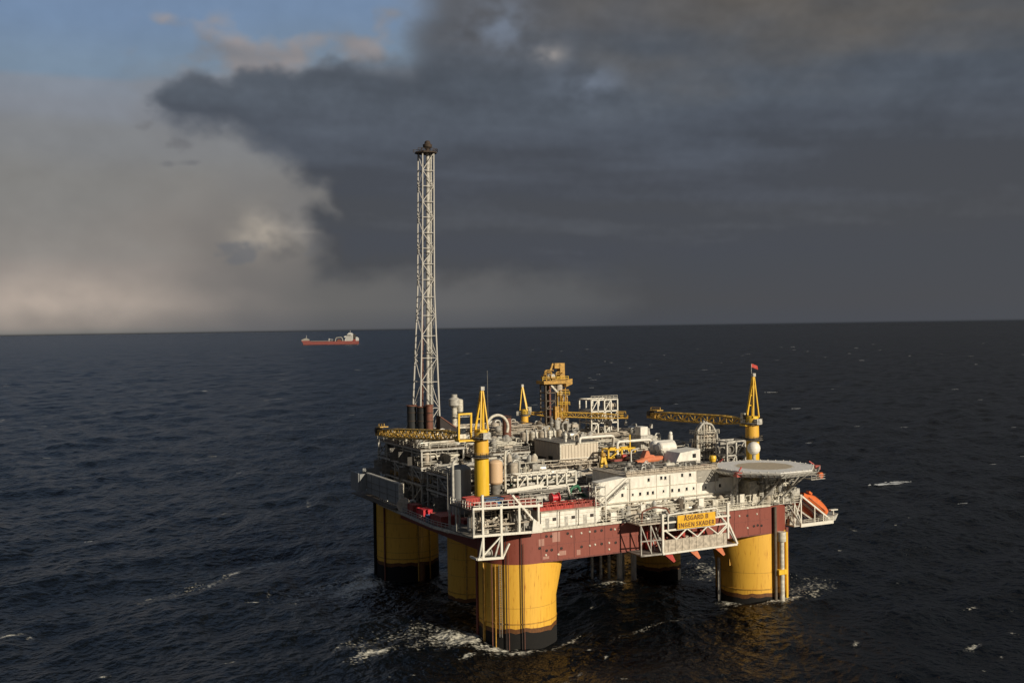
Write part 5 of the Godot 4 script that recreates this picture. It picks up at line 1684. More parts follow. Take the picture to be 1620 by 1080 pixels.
# wind walls and the ledge along the shaded side
func shaded_side() -> void:
	var t := thing("wind_wall", "grey ribbed wind wall in the shade along the far left edge of the deck", "wall", P(-14, 52, 24.6))
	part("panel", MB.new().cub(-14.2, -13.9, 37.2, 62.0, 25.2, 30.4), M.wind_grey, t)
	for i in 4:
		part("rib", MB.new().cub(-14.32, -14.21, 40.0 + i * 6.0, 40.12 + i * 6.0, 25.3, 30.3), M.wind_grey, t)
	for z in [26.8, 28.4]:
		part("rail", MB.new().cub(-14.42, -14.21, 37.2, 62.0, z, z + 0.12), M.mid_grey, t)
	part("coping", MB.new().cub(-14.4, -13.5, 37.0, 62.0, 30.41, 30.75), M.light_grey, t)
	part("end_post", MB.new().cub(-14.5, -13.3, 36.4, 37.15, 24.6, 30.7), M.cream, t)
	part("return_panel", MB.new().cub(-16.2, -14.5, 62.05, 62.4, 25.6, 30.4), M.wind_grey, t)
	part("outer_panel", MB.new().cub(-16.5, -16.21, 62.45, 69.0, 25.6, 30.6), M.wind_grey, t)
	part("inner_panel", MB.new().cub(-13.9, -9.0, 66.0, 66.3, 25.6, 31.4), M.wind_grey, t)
	part("floor", MB.new().cub(-16.4, -7.0, 36.6, 69.0, 24.3, 24.6), M.deck_brown, t)
	part("bracket", MB.new().bar(P(-15.6, 66.0, 24.3), P(-9.0, 66.0, 21.0), 0.5).bar(P(-15.6, 68.0, 24.3), P(-9.0, 68.0, 21.0), 0.5), M.stack_brown, t)
	# ledge
	var l := thing("side_walkway", "pale walkway ledge running along the shaded side of the hull", "walkway", P(-12, 24, 23.6))
	part("floor", MB.new().prism(PackedVector2Array([Vector2(-4.6, -2), Vector2(-4.6, 52), Vector2(-14.4, 52), Vector2(-15.4, 12), Vector2(-12.6, -4.2)]), 23.7, 24.0), M.mid_grey, l)
	part("edge_beam", MB.new().bar(P(-14.5, 52.0, 23.6), P(-15.5, 12.0, 23.6), 0.4, 0.6), M.light_grey, l)
	part("edge_beam", MB.new().bar(P(-15.5, 11.8, 23.6), P(-12.7, -4.2, 23.6), 0.4, 0.6), M.cream, l)
	part("handrail", MB.new().rail([P(-14.4, 51.5, 24.0), P(-15.4, 12.2, 24.0), P(-12.6, -4.0, 24.0)], 1.1, 0.11, 1.6), M.light_grey, l)
	rng.seed = 811
	for i in 9:
		plant(l, rng.randf_range(-13.6, -10.6), rng.randf_range(34.0, 50.0), 24.0, rng.randf_range(1.4, 2.4), rng.randf_range(1.2, 2.6))
	for i in 6:
		part("hanger", MB.new().bar(P(-14.8, 18.0 + i * 6.0, 23.4), P(-9.2, 18.0 + i * 6.0, 20.6), 0.3), M.light_grey, l)


# ---- cranes ----
# boom as a four sided lattice from p (its foot) to q (its head)
func boom(under: Node3D, p: Vector3, q: Vector3, w: float, mat: Material) -> void:
	var f := MB.new().frame(q - p)
	var L := p.distance_to(q)
	var size := func(s: float) -> float: return w * (0.45 + 0.55 * minf(1.0, minf(s / (L * 0.18), (L - s) / (L * 0.25) + 0.25)))
	var at := func(s: float, i: int) -> Vector3:
		var k: float = size.call(s) * 0.5
		return p + f.y * s + f.x * ([-k, k, k, -k][i % 4] as float) + f.z * ([-k, -k, k, k][i % 4] as float)
	var n := maxi(6, int(L / w / 1.15))
	for i in 4:
		var pts := []
		for j in n + 1:
			pts.append(at.call(L * j / n, i))
		part("chord", MB.new().pipe(pts, w * 0.1, 6), mat, under)
	var lace := MB.new()
	for j in n:
		for i in 4:
			var a: Vector3 = at.call(L * j / n, i + (j % 2))
			var b: Vector3 = at.call(L * (j + 1) / n, i + 1 - (j % 2))
			lace.tube(a, b, w * 0.065, -1, 5, false)
			lace.tube(at.call(L * j / n, i), at.call(L * j / n, i + 1), w * 0.05, -1, 5, false)
	part("lacing", lace, mat, under, "stuff")
	var head := part("boom_head", MB.new().box(q - f.y * w * 0.3, Vector3(w * 0.75, w * 1.6, w * 0.75), f), M.deep_yellow, under)
	part("sheave", MB.new().tube(q - f.x * w * 0.5 + Vector3(0, w * 0.3, 0), q + f.x * w * 0.5 + Vector3(0, w * 0.3, 0), w * 0.36, -1, 12), M.dark_grey, head)
	part("head_platform", MB.new().box(q - f.y * w * 1.2 + Vector3(0, w * 0.75, 0), Vector3(w * 1.1, w * 1.6, w * 0.12), f).rail([q - f.y * w * 2.0 + Vector3(0, w * 0.7, 0), q + Vector3(0, w * 0.7, 0)], w * 0.45, w * 0.07, w), M.boom_ochre, under)


func crane(called: String, label: String, at: Vector2, z0: float, z_slew: float, z_top: float, r: float, tip: Vector3, boom_w: float, k: float, off := -1.2, gantry := true) -> Node3D:
	var t := thing(called, label, "crane", P(at.x, at.y, z0))
	var c := func(z: float) -> Vector3: return P(at.x, at.y, z)
	part("pedestal", MB.new().tube(c.call(z0), c.call(z_slew - 4.2 * k), r, -1, 24), M.crane_yellow, t)
	part("pedestal_ring", MB.new().lathe(c.call(z_slew - 4.2 * k), Vector3.UP, [Vector2(r, 0), Vector2(r * 1.22, 0.05), Vector2(r * 1.22, 0.5 * k), Vector2(r * 1.02, 0.55 * k)], 24), M.dark_grey, t)
	part("slew_column", MB.new().tube(c.call(z_slew - 3.65 * k), c.call(z_slew), r * 1.02, r * 0.98, 24), M.yellow, t)
	part("slew_ring", MB.new().lathe(c.call(z_slew - 0.1), Vector3.UP, [Vector2(r, 0), Vector2(r * 1.25, 0.02), Vector2(r * 1.25, 0.6 * k), Vector2(r * 0.6, 0.7 * k)], 24), M.mid_grey, t)
	part("turret", MB.new().tube(c.call(z_slew + 0.55 * k), c.call(z_slew + 2.2 * k), r * 0.97, r * 0.95, 20), M.crane_yellow, t)
	for z in [z_slew - 4.2 * k, z_slew + 0.5 * k]:
		var g := MB.new()
		var ring := []
		for i in 13:
			ring.append(P(at.x + cos(TAU * i / 12.0) * r * 1.55, at.y + sin(TAU * i / 12.0) * r * 1.55, z))
		g.rail(ring, 1.0, 0.08, 1.2)
		g.prism(ngon(at, r * 1.6, 16, 0), z - 0.1, z)
		part("gallery", g, M.mid_grey, t)
	# which way the boom points
	var d := Vector2(tip.x - at.x, -tip.z - at.y).normalized()
	var s := d.orthogonal()
	var pt := func(u: float, w: float, z: float) -> Vector3: return P(at.x + d.x * u * k + s.x * w * k, at.y + d.y * u * k + s.y * w * k, z)
	var za := z_slew + 1.9 * k
	# A frame
	for w in [-1.05, 1.05]:
		part("frame_leg", MB.new().bar(pt.call(0.9, w, za), pt.call(-0.7, w * 0.16, z_top), 0.42 * k, 0.5 * k), M.crane_yellow, t)
		part("frame_leg", MB.new().bar(pt.call(-1.6, w, za), pt.call(-0.8, w * 0.16, z_top), 0.3 * k), M.crane_yellow, t)
	for f in [0.28, 0.52, 0.74]:
		part("frame_tie", MB.new().bar(pt.call(lerpf(0.9, -0.7, f), -lerpf(1.05, 0.17, f), lerpf(za, z_top, f)), pt.call(lerpf(0.9, -0.7, f), lerpf(1.05, 0.17, f), lerpf(za, z_top, f)), 0.26 * k), M.crane_yellow, t)
	part("frame_head", MB.new().box(pt.call(-0.75, 0, z_top + 0.1), Vector3(0.9, 0.9, 0.9) * k), M.light_grey, t)
	# machinery, cab
	part("engine_house", MB.new().box(pt.call(-2.2, 0.0, z_slew + 0.8 * k), Vector3(1.3, 1.5, 1.9) * k, Basis(P(d.x, d.y, 0), Vector3.UP, P(d.x, d.y, 0).cross(Vector3.UP))), M.light_grey, t)
	var cab := part("cab", MB.new().box(pt.call(1.6, off - 0.4, z_slew + 1.6 * k), Vector3(1.6, 2.8, 1.5) * k, Basis(P(d.x, d.y, 0), Vector3.UP, P(d.x, d.y, 0).cross(Vector3.UP))), M.cream, t)
	part("cab_window", MB.new().box(pt.call(1.0, off - 0.4, z_slew + 2.0 * k), Vector3(0.8, 1.3, 1.56) * k, Basis(P(d.x, d.y, 0), Vector3.UP, P(d.x, d.y, 0).cross(Vector3.UP))), M.glass, cab)
	part("cab_floor", MB.new().bar(pt.call(0.6, 0.0, z_slew - 0.2 * k), pt.call(0.8, off - 2.0, z_slew - 0.2 * k), 2.4 * k, 0.4 * k), M.crane_yellow, t)
	# boom with its foot frame
	var foot: Vector3 = pt.call(2.4, off, z_slew + 0.7 * k)
	for w in [off - 1.7, off + 1.5] if gantry else []:
		part("foot_frame", MB.new().bar(pt.call(0.4, w, z_slew + 0.1 * k), pt.call(0.2, w, z_slew + 6.0 * k), 0.42 * k), M.crane_yellow, t)
	if gantry:
		part("foot_frame", MB.new().bar(pt.call(0.2, off - 1.9, z_slew + 6.0 * k), pt.call(0.2, off + 1.7, z_slew + 6.0 * k), 0.42 * k), M.crane_yellow, t)
	boom(t, foot, tip, boom_w, M.boom_ochre)
	var hook := tip + Vector3(0, -boom_w * 1.5, 0)
	part("hook_block", MB.new().tube(tip, hook, 0.06, -1, 4).box(hook, Vector3(0.8, 1.2, 0.6) * k), M.light_grey, t)
	return t


func cranes() -> void:
	var c1 := crane("pedestal_crane", "tall yellow pedestal crane at the near corner, its ochre boom resting to the left", Vector2(-5.0, 7.5), 25.3, 44.1, 55.8, 1.72, P(-8.2, 68.0, 40.9), 2.2, 1.0, -4.0)
	part("aerial", MB.new().tube(P(-3.4, 7.0, 49.0), P(-3.4, 7.0, 60.0), 0.06, -1, 5), M.mid_grey, c1)
	crane("pedestal_crane", "yellow pedestal crane behind the helicopter deck, its boom resting over the deck", Vector2(79.6, 12.6), 24.3, 42.6, 56.0, 1.85, P(74.9, 54.4, 42.5), 2.2, 1.0, -0.8, false)
	var c2: Node3D = get_node("pedestal_crane_001")
	part("sponson", MB.new().cub(76.0, 82.0, 10.0, 15.2, 22.4, 24.25), M.hull_red, c2)
	crane("deck_crane", "small yellow crane at the far side of the deck, next to the yellow tower", Vector2(39.6, 70.4), 38.9, 43.2, 52.2, 1.1, P(65.5, 54.0, 42.6), 1.4, 0.85, -1.0, false)
	# the flag over the right crane
	var f := thing("flag", "small red flag flying above the crane behind the helicopter deck", "flag", P(79.6, 12.4, 56.2))
	part("staff", MB.new().tube(P(79.6, 12.6, 56.0), P(79.6, 12.6, 59.2), 0.07, -1, 6), M.light_grey, f)
	var cloth := MB.new()
	for i in 8:
		var q := []
		for k in [i, i + 1]:
			q.append(Vector3(79.6 + k * 0.26, 59.1 - k * k * 0.012, -12.6 + 0.3 * sin(k * 1.1)))
		cloth.quad(q[0], q[1], q[1] + Vector3(0.1, -1.0, 0), q[0] + Vector3(0.1, -1.0, 0), Vector3(0.1, 0, 1).normalized())
		cloth.quad(q[0] + Vector3(0, 0, -0.03), q[1] + Vector3(0, 0, -0.03), q[1] + Vector3(0.1, -1.0, -0.03), q[0] + Vector3(0.1, -1.0, -0.03), Vector3(-0.1, 0, -1).normalized())
	part("cloth", cloth, M.red, f)


# ---- loose things on the decks ----
func container(called: String, label: String, category: String, at: Vector3, size: Vector3, mat: Material, open_top := false, grp := "", turn := 0.0) -> Node3D:
	var t := thing(called, label, category, at, grp)
	var w := size.x
	var h := size.y
	var d := size.z
	var body := MB.new()
	if open_top:
		body.box(at + Vector3(0, h * 0.3, d * 0.5 - 0.06), Vector3(w - 0.1, h * 0.58, 0.08)).box(at + Vector3(0, h * 0.3, -d * 0.5 + 0.06), Vector3(w - 0.1, h * 0.58, 0.08)).box(at + Vector3(w * 0.5 - 0.06, h * 0.3, 0), Vector3(0.08, h * 0.58, d - 0.2)).box(at + Vector3(-w * 0.5 + 0.06, h * 0.3, 0), Vector3(0.08, h * 0.58, d - 0.2)).box(at + Vector3(0, 0.1, 0), Vector3(w - 0.2, 0.1, d - 0.2))
	else:
		body.box(at + Vector3(0, h * 0.5, 0), Vector3(w - 0.12, h - 0.1, d - 0.12))
	part("body", body, mat, t)
	var fr := MB.new()
	for sx in [-0.5, 0.5]:
		for sz in [-0.5, 0.5]:
			fr.box(at + Vector3(sx * w, h * 0.5, sz * d), Vector3(0.18, h, 0.18))
	for y in [0.08, h - 0.05]:
		for s in [-0.5, 0.5]:
			fr.box(at + Vector3(0, y, s * d), Vector3(w - 0.2, 0.17, 0.15))
			fr.box(at + Vector3(s * w, y, 0), Vector3(0.15, 0.17, d - 0.2))
	part("frame", fr, mat, t)
	for i in int(w / 0.7):
		part("rib", MB.new().box(at + Vector3(-w * 0.5 + 0.45 + i * 0.7, h * 0.45, d * 0.5 + 0.02), Vector3(0.12, h * 0.7, 0.08)), mat, t)
	t.rotation.y = turn
	return t


func details() -> void:
	# baskets and containers on the corner frame
	container("cargo_basket", "dull red cargo container on the corner frame, at the foot of the yellow crane post", "container", P(-14.2, -6.0, 30.92), Vector3(3.2, 2.0, 2.4), M.red)
	container("cargo_basket", "dark blue open cargo basket on the corner frame, in front of the yellow crane post", "basket", P(-9.6, -7.4, 30.92), Vector3(4.0, 1.6, 2.4), M.blue, true)
	container("cargo_basket", "rusty red cargo basket on the corner frame, right of the blue one", "basket", P(-5.4, -7.6, 30.92), Vector3(3.4, 1.7, 2.4), M.dull_red, true)
	container("cargo_basket", "long red low container at the front rail of the corner frame", "container", P(-4.2, -10.2, 30.92), Vector3(6.6, 1.2, 1.8), M.dull_red)
	container("cargo_basket", "long pale red container at the front rail of the corner frame, below the blue basket", "container", P(-12.4, -10.2, 30.92), Vector3(4.4, 1.1, 1.6), M.dull_red)
	# the row of red racks on the white boxes
	for i in 3:
		var a := 2.2 + i * 4.95
		var lab: String = ["white deck cabin nearest the corner frame, under the row of red racks", "middle white deck cabin of three under the row of red racks", "white rounded deck cabin at the right end, under the row of red racks"][i]
		var t := thing("deck_cabin", lab, "cabin", P(a + 2.4, -6, 24.3), "white deck cabins along the front")
		part("wall", MB.new().cub(a, a + 4.7, -8.0, -2.5, 24.8, 28.2), M.wall_white, t)
		part("roof", MB.new().cub(a - 0.1, a + 4.8, -8.2, -2.3, 28.2, 28.42), M.beige, t)
		part("base", MB.new().cub(a + 0.1, a + 4.6, -7.9, -2.6, 24.3, 24.8), M.light_grey, t)
		if i == 2:
			part("rounded_end", MB.new().tube(P(a + 4.6, -5.2, 24.8), P(a + 4.6, -5.2, 28.1), 2.7, -1, 20), M.wall_white, t)
		for k in 3:
			part("rib", MB.new().cub(a + 0.1, a + 4.6, -8.06, -7.9, 25.5 + k * 0.9, 25.6 + k * 0.9), M.cream, t)
		part("door", MB.new().cub(a + 1.2, a + 2.1, -8.08, -7.9, 24.9, 26.9), M.light_grey, t)
		part("vent", MB.new().cub(a + 3.0, a + 3.9, -8.1, -7.9, 26.2, 26.9), M.hull_dark, t)
		part("ladder", MB.new().rail([P(a + 4.2, -8.3, 24.8), P(a + 4.2, -8.25, 28.2)], 0.35, 0.08, 0.5), M.mid_grey, t)
	var n := 0
	for x in [2.3, 4.6, 6.9, 9.2, 11.5, 13.8, 16.1]:
		var lab: String = ["red steel rack on the cabin roofs, first from the corner frame", "red steel rack on the cabin roofs, second from the corner frame", "red steel rack on the cabin roofs, third from the corner frame, below the crimson drum", "red steel rack on the cabin roofs, in the middle of the row of seven", "red steel rack on the cabin roofs, third from the quarters", "red steel rack on the cabin roofs, second from the quarters", "red steel rack on the cabin roofs, last one next to the quarters"][n]
		var k := container("rack", lab, "rack", P(x + 1.1, -5.6, 28.45), Vector3(2.15, 1.35, 2.6), M.dull_red if n > 3 else M.red, true, "row of red racks on the cabin roofs")
		for i in 4:
			part("bottle", MB.new().capsule(P(x + 0.4 + i * 0.48, -5.2, 28.7), P(x + 0.4 + i * 0.48, -5.2, 29.6), 0.2, 8), M.salmon if i % 2 else M.red, k)
		n += 1
	var drum := thing("drum", "crimson hose drum standing behind the row of red racks", "drum", P(9.6, -1.6, 28.4))
	part("flanges", MB.new().lathe(P(8.5, -1.4, 30.2), P(1, 0, 0), [Vector2(0, 0), Vector2(1.2, 0), Vector2(1.2, 0.2), Vector2(0.75, 0.2), Vector2(0.75, 1.8), Vector2(1.2, 1.8), Vector2(1.2, 2.0), Vector2(0, 2.0)], 16), M.bright_red, drum)
	part("stand", MB.new().cub(8.6, 10.4, -2.2, -0.7, 28.4, 29.1), M.dull_red, drum)
	var dk := thing("store_deck", "dark low deck between the row of red racks and the pipe bridge", "deck", P(10, 2, 24.3))
	part("floor", MB.new().cub(0.6, 26.0, -2.2, 9.0, 28.0, 28.3), M.deck_brown, dk)
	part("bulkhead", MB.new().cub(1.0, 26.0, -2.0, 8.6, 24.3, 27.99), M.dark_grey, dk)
	rng.seed = 902
	for i in 12:
		plant(dk, rng.randf_range(2.0, 25.0), rng.randf_range(2.5, 8.0), 28.3, rng.randf_range(1.3, 2.4), rng.randf_range(1.2, 2.8))
	part("handrail", MB.new().rail([P(0.8, 8.6, 28.3), P(26.0, 8.6, 28.3)], 1.1, 0.1, 1.6), M.cream, dk)
	var dt := MB.new()
	tangle(dt, 1.5, 26.0, 1.0, 8.6, 28.4, 31.0, 44, 0.07, 0.18)
	part("pipework", dt, M.grey, dk, "stuff")
	var rope := thing("green_hose", "green hose hanging in a loop behind the row of red racks", "hose", P(16, 3, 28.3))
	part("loop", MB.new().pipe([P(15.0, 1.0, 28.4), P(15.0, 1.0, 31.4), P(17.5, 1.4, 32.2), P(18.6, 2.0, 30.0), P(21.0, 2.6, 28.5)], 0.4, 8), M.green, rope)
	part("stand", MB.new().bar(P(15.4, 0.6, 28.3), P(14.2, 0.6, 32.4), 0.3).bar(P(14.2, 0.6, 32.4), P(9.0, 0.6, 32.2), 0.3), M.white, rope)
	var rb := thing("rescue_boat", "small salmon red workboat lying behind the white quarters' end", "boat", P(24, 5, 28.3))
	part("hull", place_mb(boat_shell(5.4, 2.0, 1.5), Transform3D(Basis(Vector3.UP, 0.1), P(22.8, 6.4, 29.2))), M.red, rb)
	part("cradle", MB.new().cub(21.4, 21.8, 5.8, 7.0, 28.3, 29.2).cub(23.8, 24.2, 5.8, 7.0, 28.3, 29.2), M.mid_grey, rb)
	var rb2 := thing("life_raft", "orange red raft canister right of the small red workboat", "raft", P(26, 7, 28.3))
	part("canister", MB.new().capsule(P(26.0, 5.6, 30.4), P(27.2, 5.6, 30.4), 0.9), M.salmon, rb2)
	part("stand", MB.new().cub(25.8, 27.4, 5.2, 6.0, 28.3, 29.6), M.mid_grey, rb2)
	# on the roof of the quarters
	var ob := thing("workboat", "long orange red lifeboat with a raised cabin on the quarters roof", "lifeboat", P(44, 8.5, 34.25))
	part("hull", place_mb(boat_shell(11.0, 2.8, 1.6), Transform3D(Basis(Vector3.UP, 0.2), P(43.6, 9.0, 35.0))), M.salmon, ob)
	part("wheelhouse", MB.new().slab(PackedVector2Array([Vector2(-2.4, 0), Vector2(1.5, 0), Vector2(0.8, 0.8), Vector2(-0.4, 1.0), Vector2(-0.8, 2.0), Vector2(-1.5, 2.0)]), P(43.4, 8.2, 36.1), Basis(Vector3.RIGHT, Vector3.UP, Vector3(0, 0, 1)), -1.8), M.salmon, ob)
	part("cradle", MB.new().cub(40.4, 40.9, 7.8, 10.0, 34.26, 35.2).cub(46.0, 46.5, 7.2, 9.4, 34.26, 35.2), M.white, ob)
	part("davit", MB.new().pipe([P(38.6, 10.4, 34.25), P(38.6, 10.4, 38.2), P(40.4, 9.4, 38.8)], 0.2).pipe([P(48.2, 9.4, 34.25), P(48.2, 9.4, 37.6), P(46.6, 8.8, 38.2)], 0.2), M.white, ob)
	var wc := thing("white_deckhouse", "white sloping sided deckhouse with a dark window on the quarters roof", "cabin", P(51, 6, 34.25))
	part("wall", MB.new().slab(PackedVector2Array([Vector2(0, 0), Vector2(8.2, 0), Vector2(8.2, 4.0), Vector2(2.0, 3.4)]), P(46.6, 3.0, 34.25), Basis(Vector3.RIGHT, Vector3.UP, Vector3(0, 0, 1)), -6.0), M.wall_white, wc)
	part("window", MB.new().cub(52.4, 53.4, 2.9, 3.06, 36.2, 37.2), M.glass, wc)
	part("doorway", MB.new().cub(54.7, 54.9, 3.8, 5.6, 34.5, 37.4), M.black, wc)
	part("vent_box", MB.new().cub(50.2, 53.0, 2.3, 2.95, 34.3, 35.1), M.stack_brown, wc)
	var wt := thing("white_tank", "pair of rounded white tanks behind the sloping white deckhouse", "tank", P(51, 17, 33.4))
	part("shell", MB.new().capsule(P(50.6, 15.0, 37.6), P(54.8, 15.0, 37.6), 1.7), M.wall_white, wt)
	part("shell", MB.new().capsule(P(51.0, 18.4, 37.6), P(57.0, 18.4, 37.6), 1.7), M.wall_white, wt)
	part("saddle", MB.new().cub(51.0, 51.8, 14.0, 19.0, 33.4, 36.6).cub(54.0, 54.8, 14.0, 19.0, 33.4, 36.6), M.light_grey, wt)
	var bc := thing("beacon_post", "red and white banded post behind the rounded white tanks", "post", P(58, 21, 33.4))
	for i in 4:
		part("band", MB.new().tube(P(58.4, 21.0, 33.4 + i * 1.7), P(58.4, 21.0, 35.09 + i * 1.7), 0.62, -1, 12), M.dull_red if i % 2 == 0 or i == 0 else M.wall_white, bc)
	part("lamp", MB.new().sphere(P(58.4, 21.0, 40.6), 0.55, 10), M.wall_white, bc)
	var yf := thing("yellow_skid", "yellow open skid frame with a mast, behind the orange lifeboat", "frame", P(49, 27, 33.4))
	lattice_box(yf, 44.0, 52.6, 29.8, 33.0, 33.7, 36.2, 2, 1, 0.4, M.crane_yellow)
	part("mast", MB.new().bar(P(51.0, 29.8, 33.7), P(51.0, 29.8, 40.0), 0.3), M.crane_yellow, yf)
	var rs := thing("red_skid", "low row of dark red pumps below the yellow skid frame", "skid", P(48, 26, 33.4))
	part("base", MB.new().cub(43.5, 60.0, 26.0, 28.6, 33.41, 33.9), M.dull_red, rs)
	for i in 8:
		part("pump", MB.new().capsule(P(44.4 + i * 2.0, 26.6, 34.6), P(45.5 + i * 2.0, 26.6, 34.6), 0.55, 10), M.red if i % 3 else M.stack_brown, rs)
	var yt := thing("yellow_tripod", "deep yellow cone shaped stand left of the orange lifeboat", "stand", P(36, 20, 29.6))
	part("legs", MB.new().bar(P(35.0, 20.0, 29.6), P(36.4, 20.6, 36.4), 0.7).bar(P(38.0, 20.0, 29.6), P(36.6, 20.6, 36.4), 0.7).bar(P(36.4, 22.4, 29.6), P(36.5, 20.8, 36.4), 0.6), M.crane_yellow, yt)
	part("head", MB.new().sphere(P(36.5, 20.6, 36.2), 0.8, 10), M.deep_yellow, yt)
	var gb := thing("gable_house", "pale house with a steep sloping roof behind the orange lifeboat", "building", P(60, 34, 33.6))
	part("wall", MB.new().slab(PackedVector2Array([Vector2(0, 0), Vector2(11.0, 0), Vector2(3.8, 5.6), Vector2(0, 5.6)]), P(56.4, 32.4, 33.6), Basis(Vector3.RIGHT, Vector3.UP, Vector3(0, 0, 1)), -6.0), M.light_grey, gb)
	for i in 5:
		part("rib", MB.new().cub(57.0 + i * 1.6, 57.12 + i * 1.6, 32.25, 32.38, 33.7, 38.2 - maxf(0.0, i - 2.0) * 1.2), M.cream, gb)
	part("cap", MB.new().cub(56.2, 58.6, 32.2, 35.0, 39.22, 41.6), M.wall_white, gb)
	part("cowl", MB.new().tube(P(60.0, 34.0, 38.0), P(60.0, 34.0, 41.0), 0.8, 0.3, 10), M.light_grey, gb)
	# long white pipes over the clad building
	for i in 2:
		single("header_pipe", MB.new().pipe([P(38.0 + i * 9.0, 35.0 - i * 5.0, 38.0 - i * 3.9), P(38.0 + i * 9.0, 35.0 - i * 5.0, 39.4 - i * 1.2), P(49.0 + i * 9.0, 35.0 - i * 5.0, 39.4 - i * 1.2), P(50.0 + i * 9.0, 37.0 - i * 5.0, 36.4)], 0.4, 8), M.wall_white, ["long white header pipe passing over the beige clad building", "long white header pipe above the yellow skid frame"][i], "pipe", P(40 + i * 9.0, 35 - i * 5.0, 36))
	var yd := thing("yellow_bin", "small bright yellow bin on the dark stand at the rail of the quarters roof", "bin", P(55, -2.5, 34.3))
	part("bin", MB.new().lathe(P(54.6, -2.4, 35.6), Vector3.UP, [Vector2(0, 0), Vector2(0.7, 0), Vector2(0.95, 0.9), Vector2(0.8, 1.5), Vector2(0, 1.6)], 12), M.crane_yellow, yd)
	part("stand", MB.new().cub(53.9, 55.4, -3.0, -1.8, 34.3, 35.6), M.dark_grey, yd)
	for i in 3:
		var rx := container("roof_chest", ["white locker at the left rail of the quarters roof", "brown locker in the middle of the quarters roof rail", "rusty locker beside the yellow bin on the quarters roof"][i], "locker", P([36.5, 41.6, 51.5][i], -2.6, 34.28), Vector3(2.2, 1.0, 1.2), M[["light_grey", "deck_brown", "rust"][i]])
		part("lid", MB.new().cub([36.5, 41.6, 51.5][i] - 1.1, [36.5, 41.6, 51.5][i] + 1.1, -3.2, -2.0, 35.29, 35.36), M.mid_grey, rx)
	# red containers on the shaded walkway
	container("cargo_container", "dark red container on the shaded walkway, nearest the wind wall", "container", P(-13.2, 29.5, 24.02), Vector3(2.3, 2.4, 3.4), M.dull_red)
	container("cargo_container", "bright crimson container on the shaded walkway between two dark red ones", "container", P(-13.4, 22.6, 24.02), Vector3(2.3, 2.3, 4.4), M.bright_red)
	container("cargo_container", "long dark red container with a pale patch on the shaded walkway", "container", P(-12.4, 12.6, 24.02), Vector3(4.6, 2.3, 6.4), M.dull_red)
	container("cargo_container", "dark red container on the shaded walkway, nearest the corner frame", "container", P(-10.4, 5.2, 24.02), Vector3(2.4, 2.2, 3.6), M.dull_red)
	container("blue_chest", "small dark blue chest on the shaded walkway beside the long red container", "chest", P(-13.9, 17.6, 24.02), Vector3(1.8, 1.5, 2.0), M.blue)
	var hb := thing("cable_reel", "pale cable reel at the foot of the grey wind wall end", "reel", P(-13.4, 44, 24.0))
	part("reel", MB.new().lathe(P(-14.6, 34.0, 25.7), P(0.5, 1, 0), [Vector2(0, 0), Vector2(1.6, 0), Vector2(1.6, 0.25), Vector2(1.1, 0.3), Vector2(1.1, 2.3), Vector2(1.6, 2.4), Vector2(1.6, 2.6), Vector2(0, 2.6)], 18), M.beige, hb)
	part("stand", MB.new().cub(-14.9, -12.4, 33.8, 36.4, 24.0, 24.9), M.cream, hb)


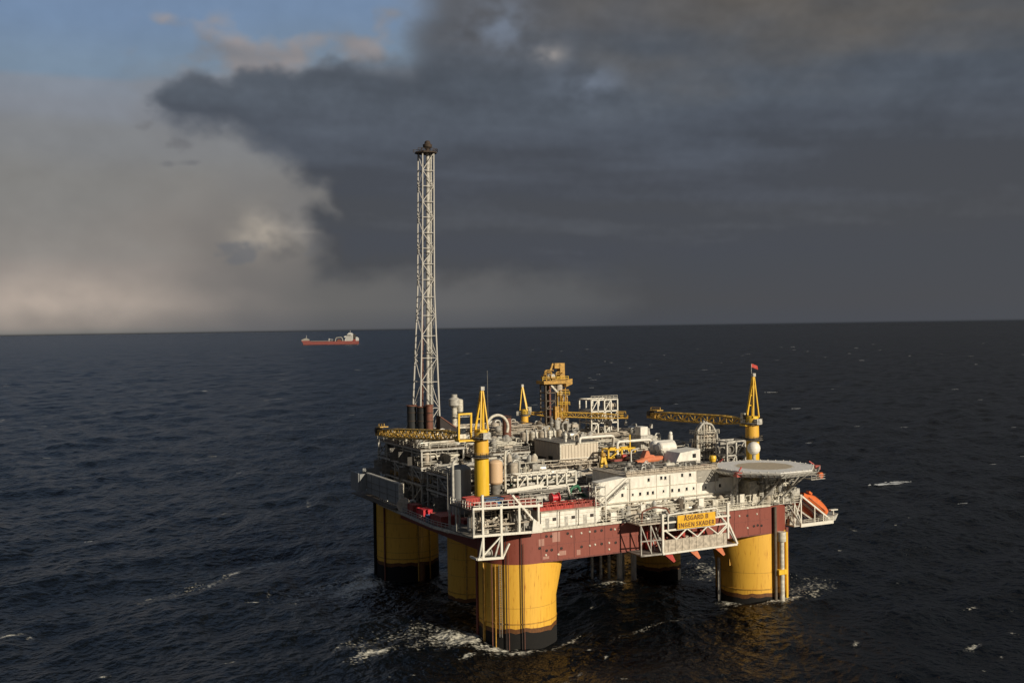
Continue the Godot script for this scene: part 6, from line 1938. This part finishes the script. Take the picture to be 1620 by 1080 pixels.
# ---- the tanker on the horizon ----
func ship() -> void:
	var mid := Vector2(1508, 4893)
	var t := thing("tanker", "red hulled tanker with a white bridge aft, far off on the horizon", "ship", P(mid.x, mid.y, 0))
	var f := Basis(Vector3(ACROSS.x, 0, -ACROSS.y), Vector3.UP, Vector3(ACROSS.x, 0, -ACROSS.y).cross(Vector3.UP))
	var o := P(mid.x, mid.y, 0) - f.z * 21.0
	# s runs from the bow (-137) to the stern (137)
	part("hull", MB.new().slab(PackedVector2Array([Vector2(-137, 21), Vector2(-128, 7), Vector2(-129, -6), Vector2(134, -6), Vector2(137, 6), Vector2(136, 17), Vector2(60, 17), Vector2(40, 15.5), Vector2(-96, 15.5), Vector2(-106, 21)]), o, f, 42.0), M.ship_red, t)
	part("boot_top", MB.new().slab(PackedVector2Array([Vector2(-129, -5), Vector2(134, -5), Vector2(134.5, 2.5), Vector2(-128.5, 2.5)]), o - f.z * 0.3, f, 42.6), M.hull_red_dull, t)
	part("forecastle", MB.new().slab(PackedVector2Array([Vector2(-138, 21), Vector2(-104, 21), Vector2(-104, 27), Vector2(-118, 33), Vector2(-136, 26)]), o + f.z * 4.0, f, 34.0), M.grey, t)
	part("superstructure", MB.new().slab(PackedVector2Array([Vector2(72, 17), Vector2(112, 17), Vector2(112, 48), Vector2(104, 56), Vector2(92, 56), Vector2(86, 44), Vector2(70, 40), Vector2(70, 34), Vector2(78, 34)]), o + f.z * 5.0, f, 32.0), M.ship_white, t)
	part("bridge", MB.new().slab(PackedVector2Array([Vector2(86, 46), Vector2(106, 46), Vector2(106, 51), Vector2(86, 51)]), o - f.z * 1.0, f, 44.0), M.ship_white, t)
	for y in [23.0, 29.0, 35.0, 41.0]:
		for k in 6:
			part("window", MB.new().box(o + f.x * (82.0 + k * 5.0) + f.y * y + f.z * 37.1, Vector3(2.2, 1.8, 0.4), f), M.glass, t)
	part("funnel", MB.new().slab(PackedVector2Array([Vector2(113, 17), Vector2(125, 17), Vector2(123, 47), Vector2(114, 49)]), o + f.z * 12.0, f, 16.0), M.dark_grey, t)
	part("stern_house", MB.new().slab(PackedVector2Array([Vector2(126, 17), Vector2(138, 17), Vector2(137, 30), Vector2(129, 36), Vector2(126, 34)]), o + f.z * 5.0, f, 30.0), M.ship_white, t)
	part("stern_boat", MB.new().slab(PackedVector2Array([Vector2(112, 18), Vector2(126, 18), Vector2(126, 25), Vector2(116, 24)]), o + f.z * 36.0, f, 4.0), M.dull_red, t)
	part("manifold_arch", MB.new().pipe([o + f.x * 26.0 + f.z * 33.0 + f.y * 15.0, o + f.x * 30.0 + f.z * 33.0 + f.y * 33.0, o + f.x * 58.0 + f.z * 33.0 + f.y * 35.0, o + f.x * 64.0 + f.z * 33.0 + f.y * 16.0], 2.6, 8), M.grey, t)
	part("manifold", MB.new().slab(PackedVector2Array([Vector2(34, 15.5), Vector2(56, 15.5), Vector2(52, 25), Vector2(40, 26)]), o + f.z * 26.0, f, 12.0), M.rust, t)
	part("deck_crane", MB.new().tube(o + f.x * -6.0 + f.z * 21.0 + f.y * 15.0, o + f.x * -6.0 + f.z * 21.0 + f.y * 30.0, 2.0).bar(o + f.x * -6.0 + f.z * 21.0 + f.y * 27.0, o + f.x * 14.0 + f.z * 21.0 + f.y * 24.0, 2.0), M.ship_white, t)
	part("foremast", MB.new().tube(o + f.x * -116.0 + f.z * 21.0 + f.y * 27.0, o + f.x * -116.0 + f.z * 21.0 + f.y * 47.0, 0.7), M.ship_white, t)
	part("mast", MB.new().tube(o + f.x * 98.0 + f.z * 21.0 + f.y * 56.0, o + f.x * 98.0 + f.z * 21.0 + f.y * 68.0, 0.8), M.ship_white, t)
	var pipes := part("deck_pipe", MB.new().tube(o + f.x * -95.0 + f.z * 19.0 + f.y * 17.5, o + f.x * 68.0 + f.z * 19.0 + f.y * 17.5, 1.1), M.dull_red, t)
	part("catwalk", MB.new().bar(o + f.x * -95.0 + f.z * 23.0 + f.y * 18.5, o + f.x * 68.0 + f.z * 23.0 + f.y * 18.5, 1.6), M.grey, pipes)
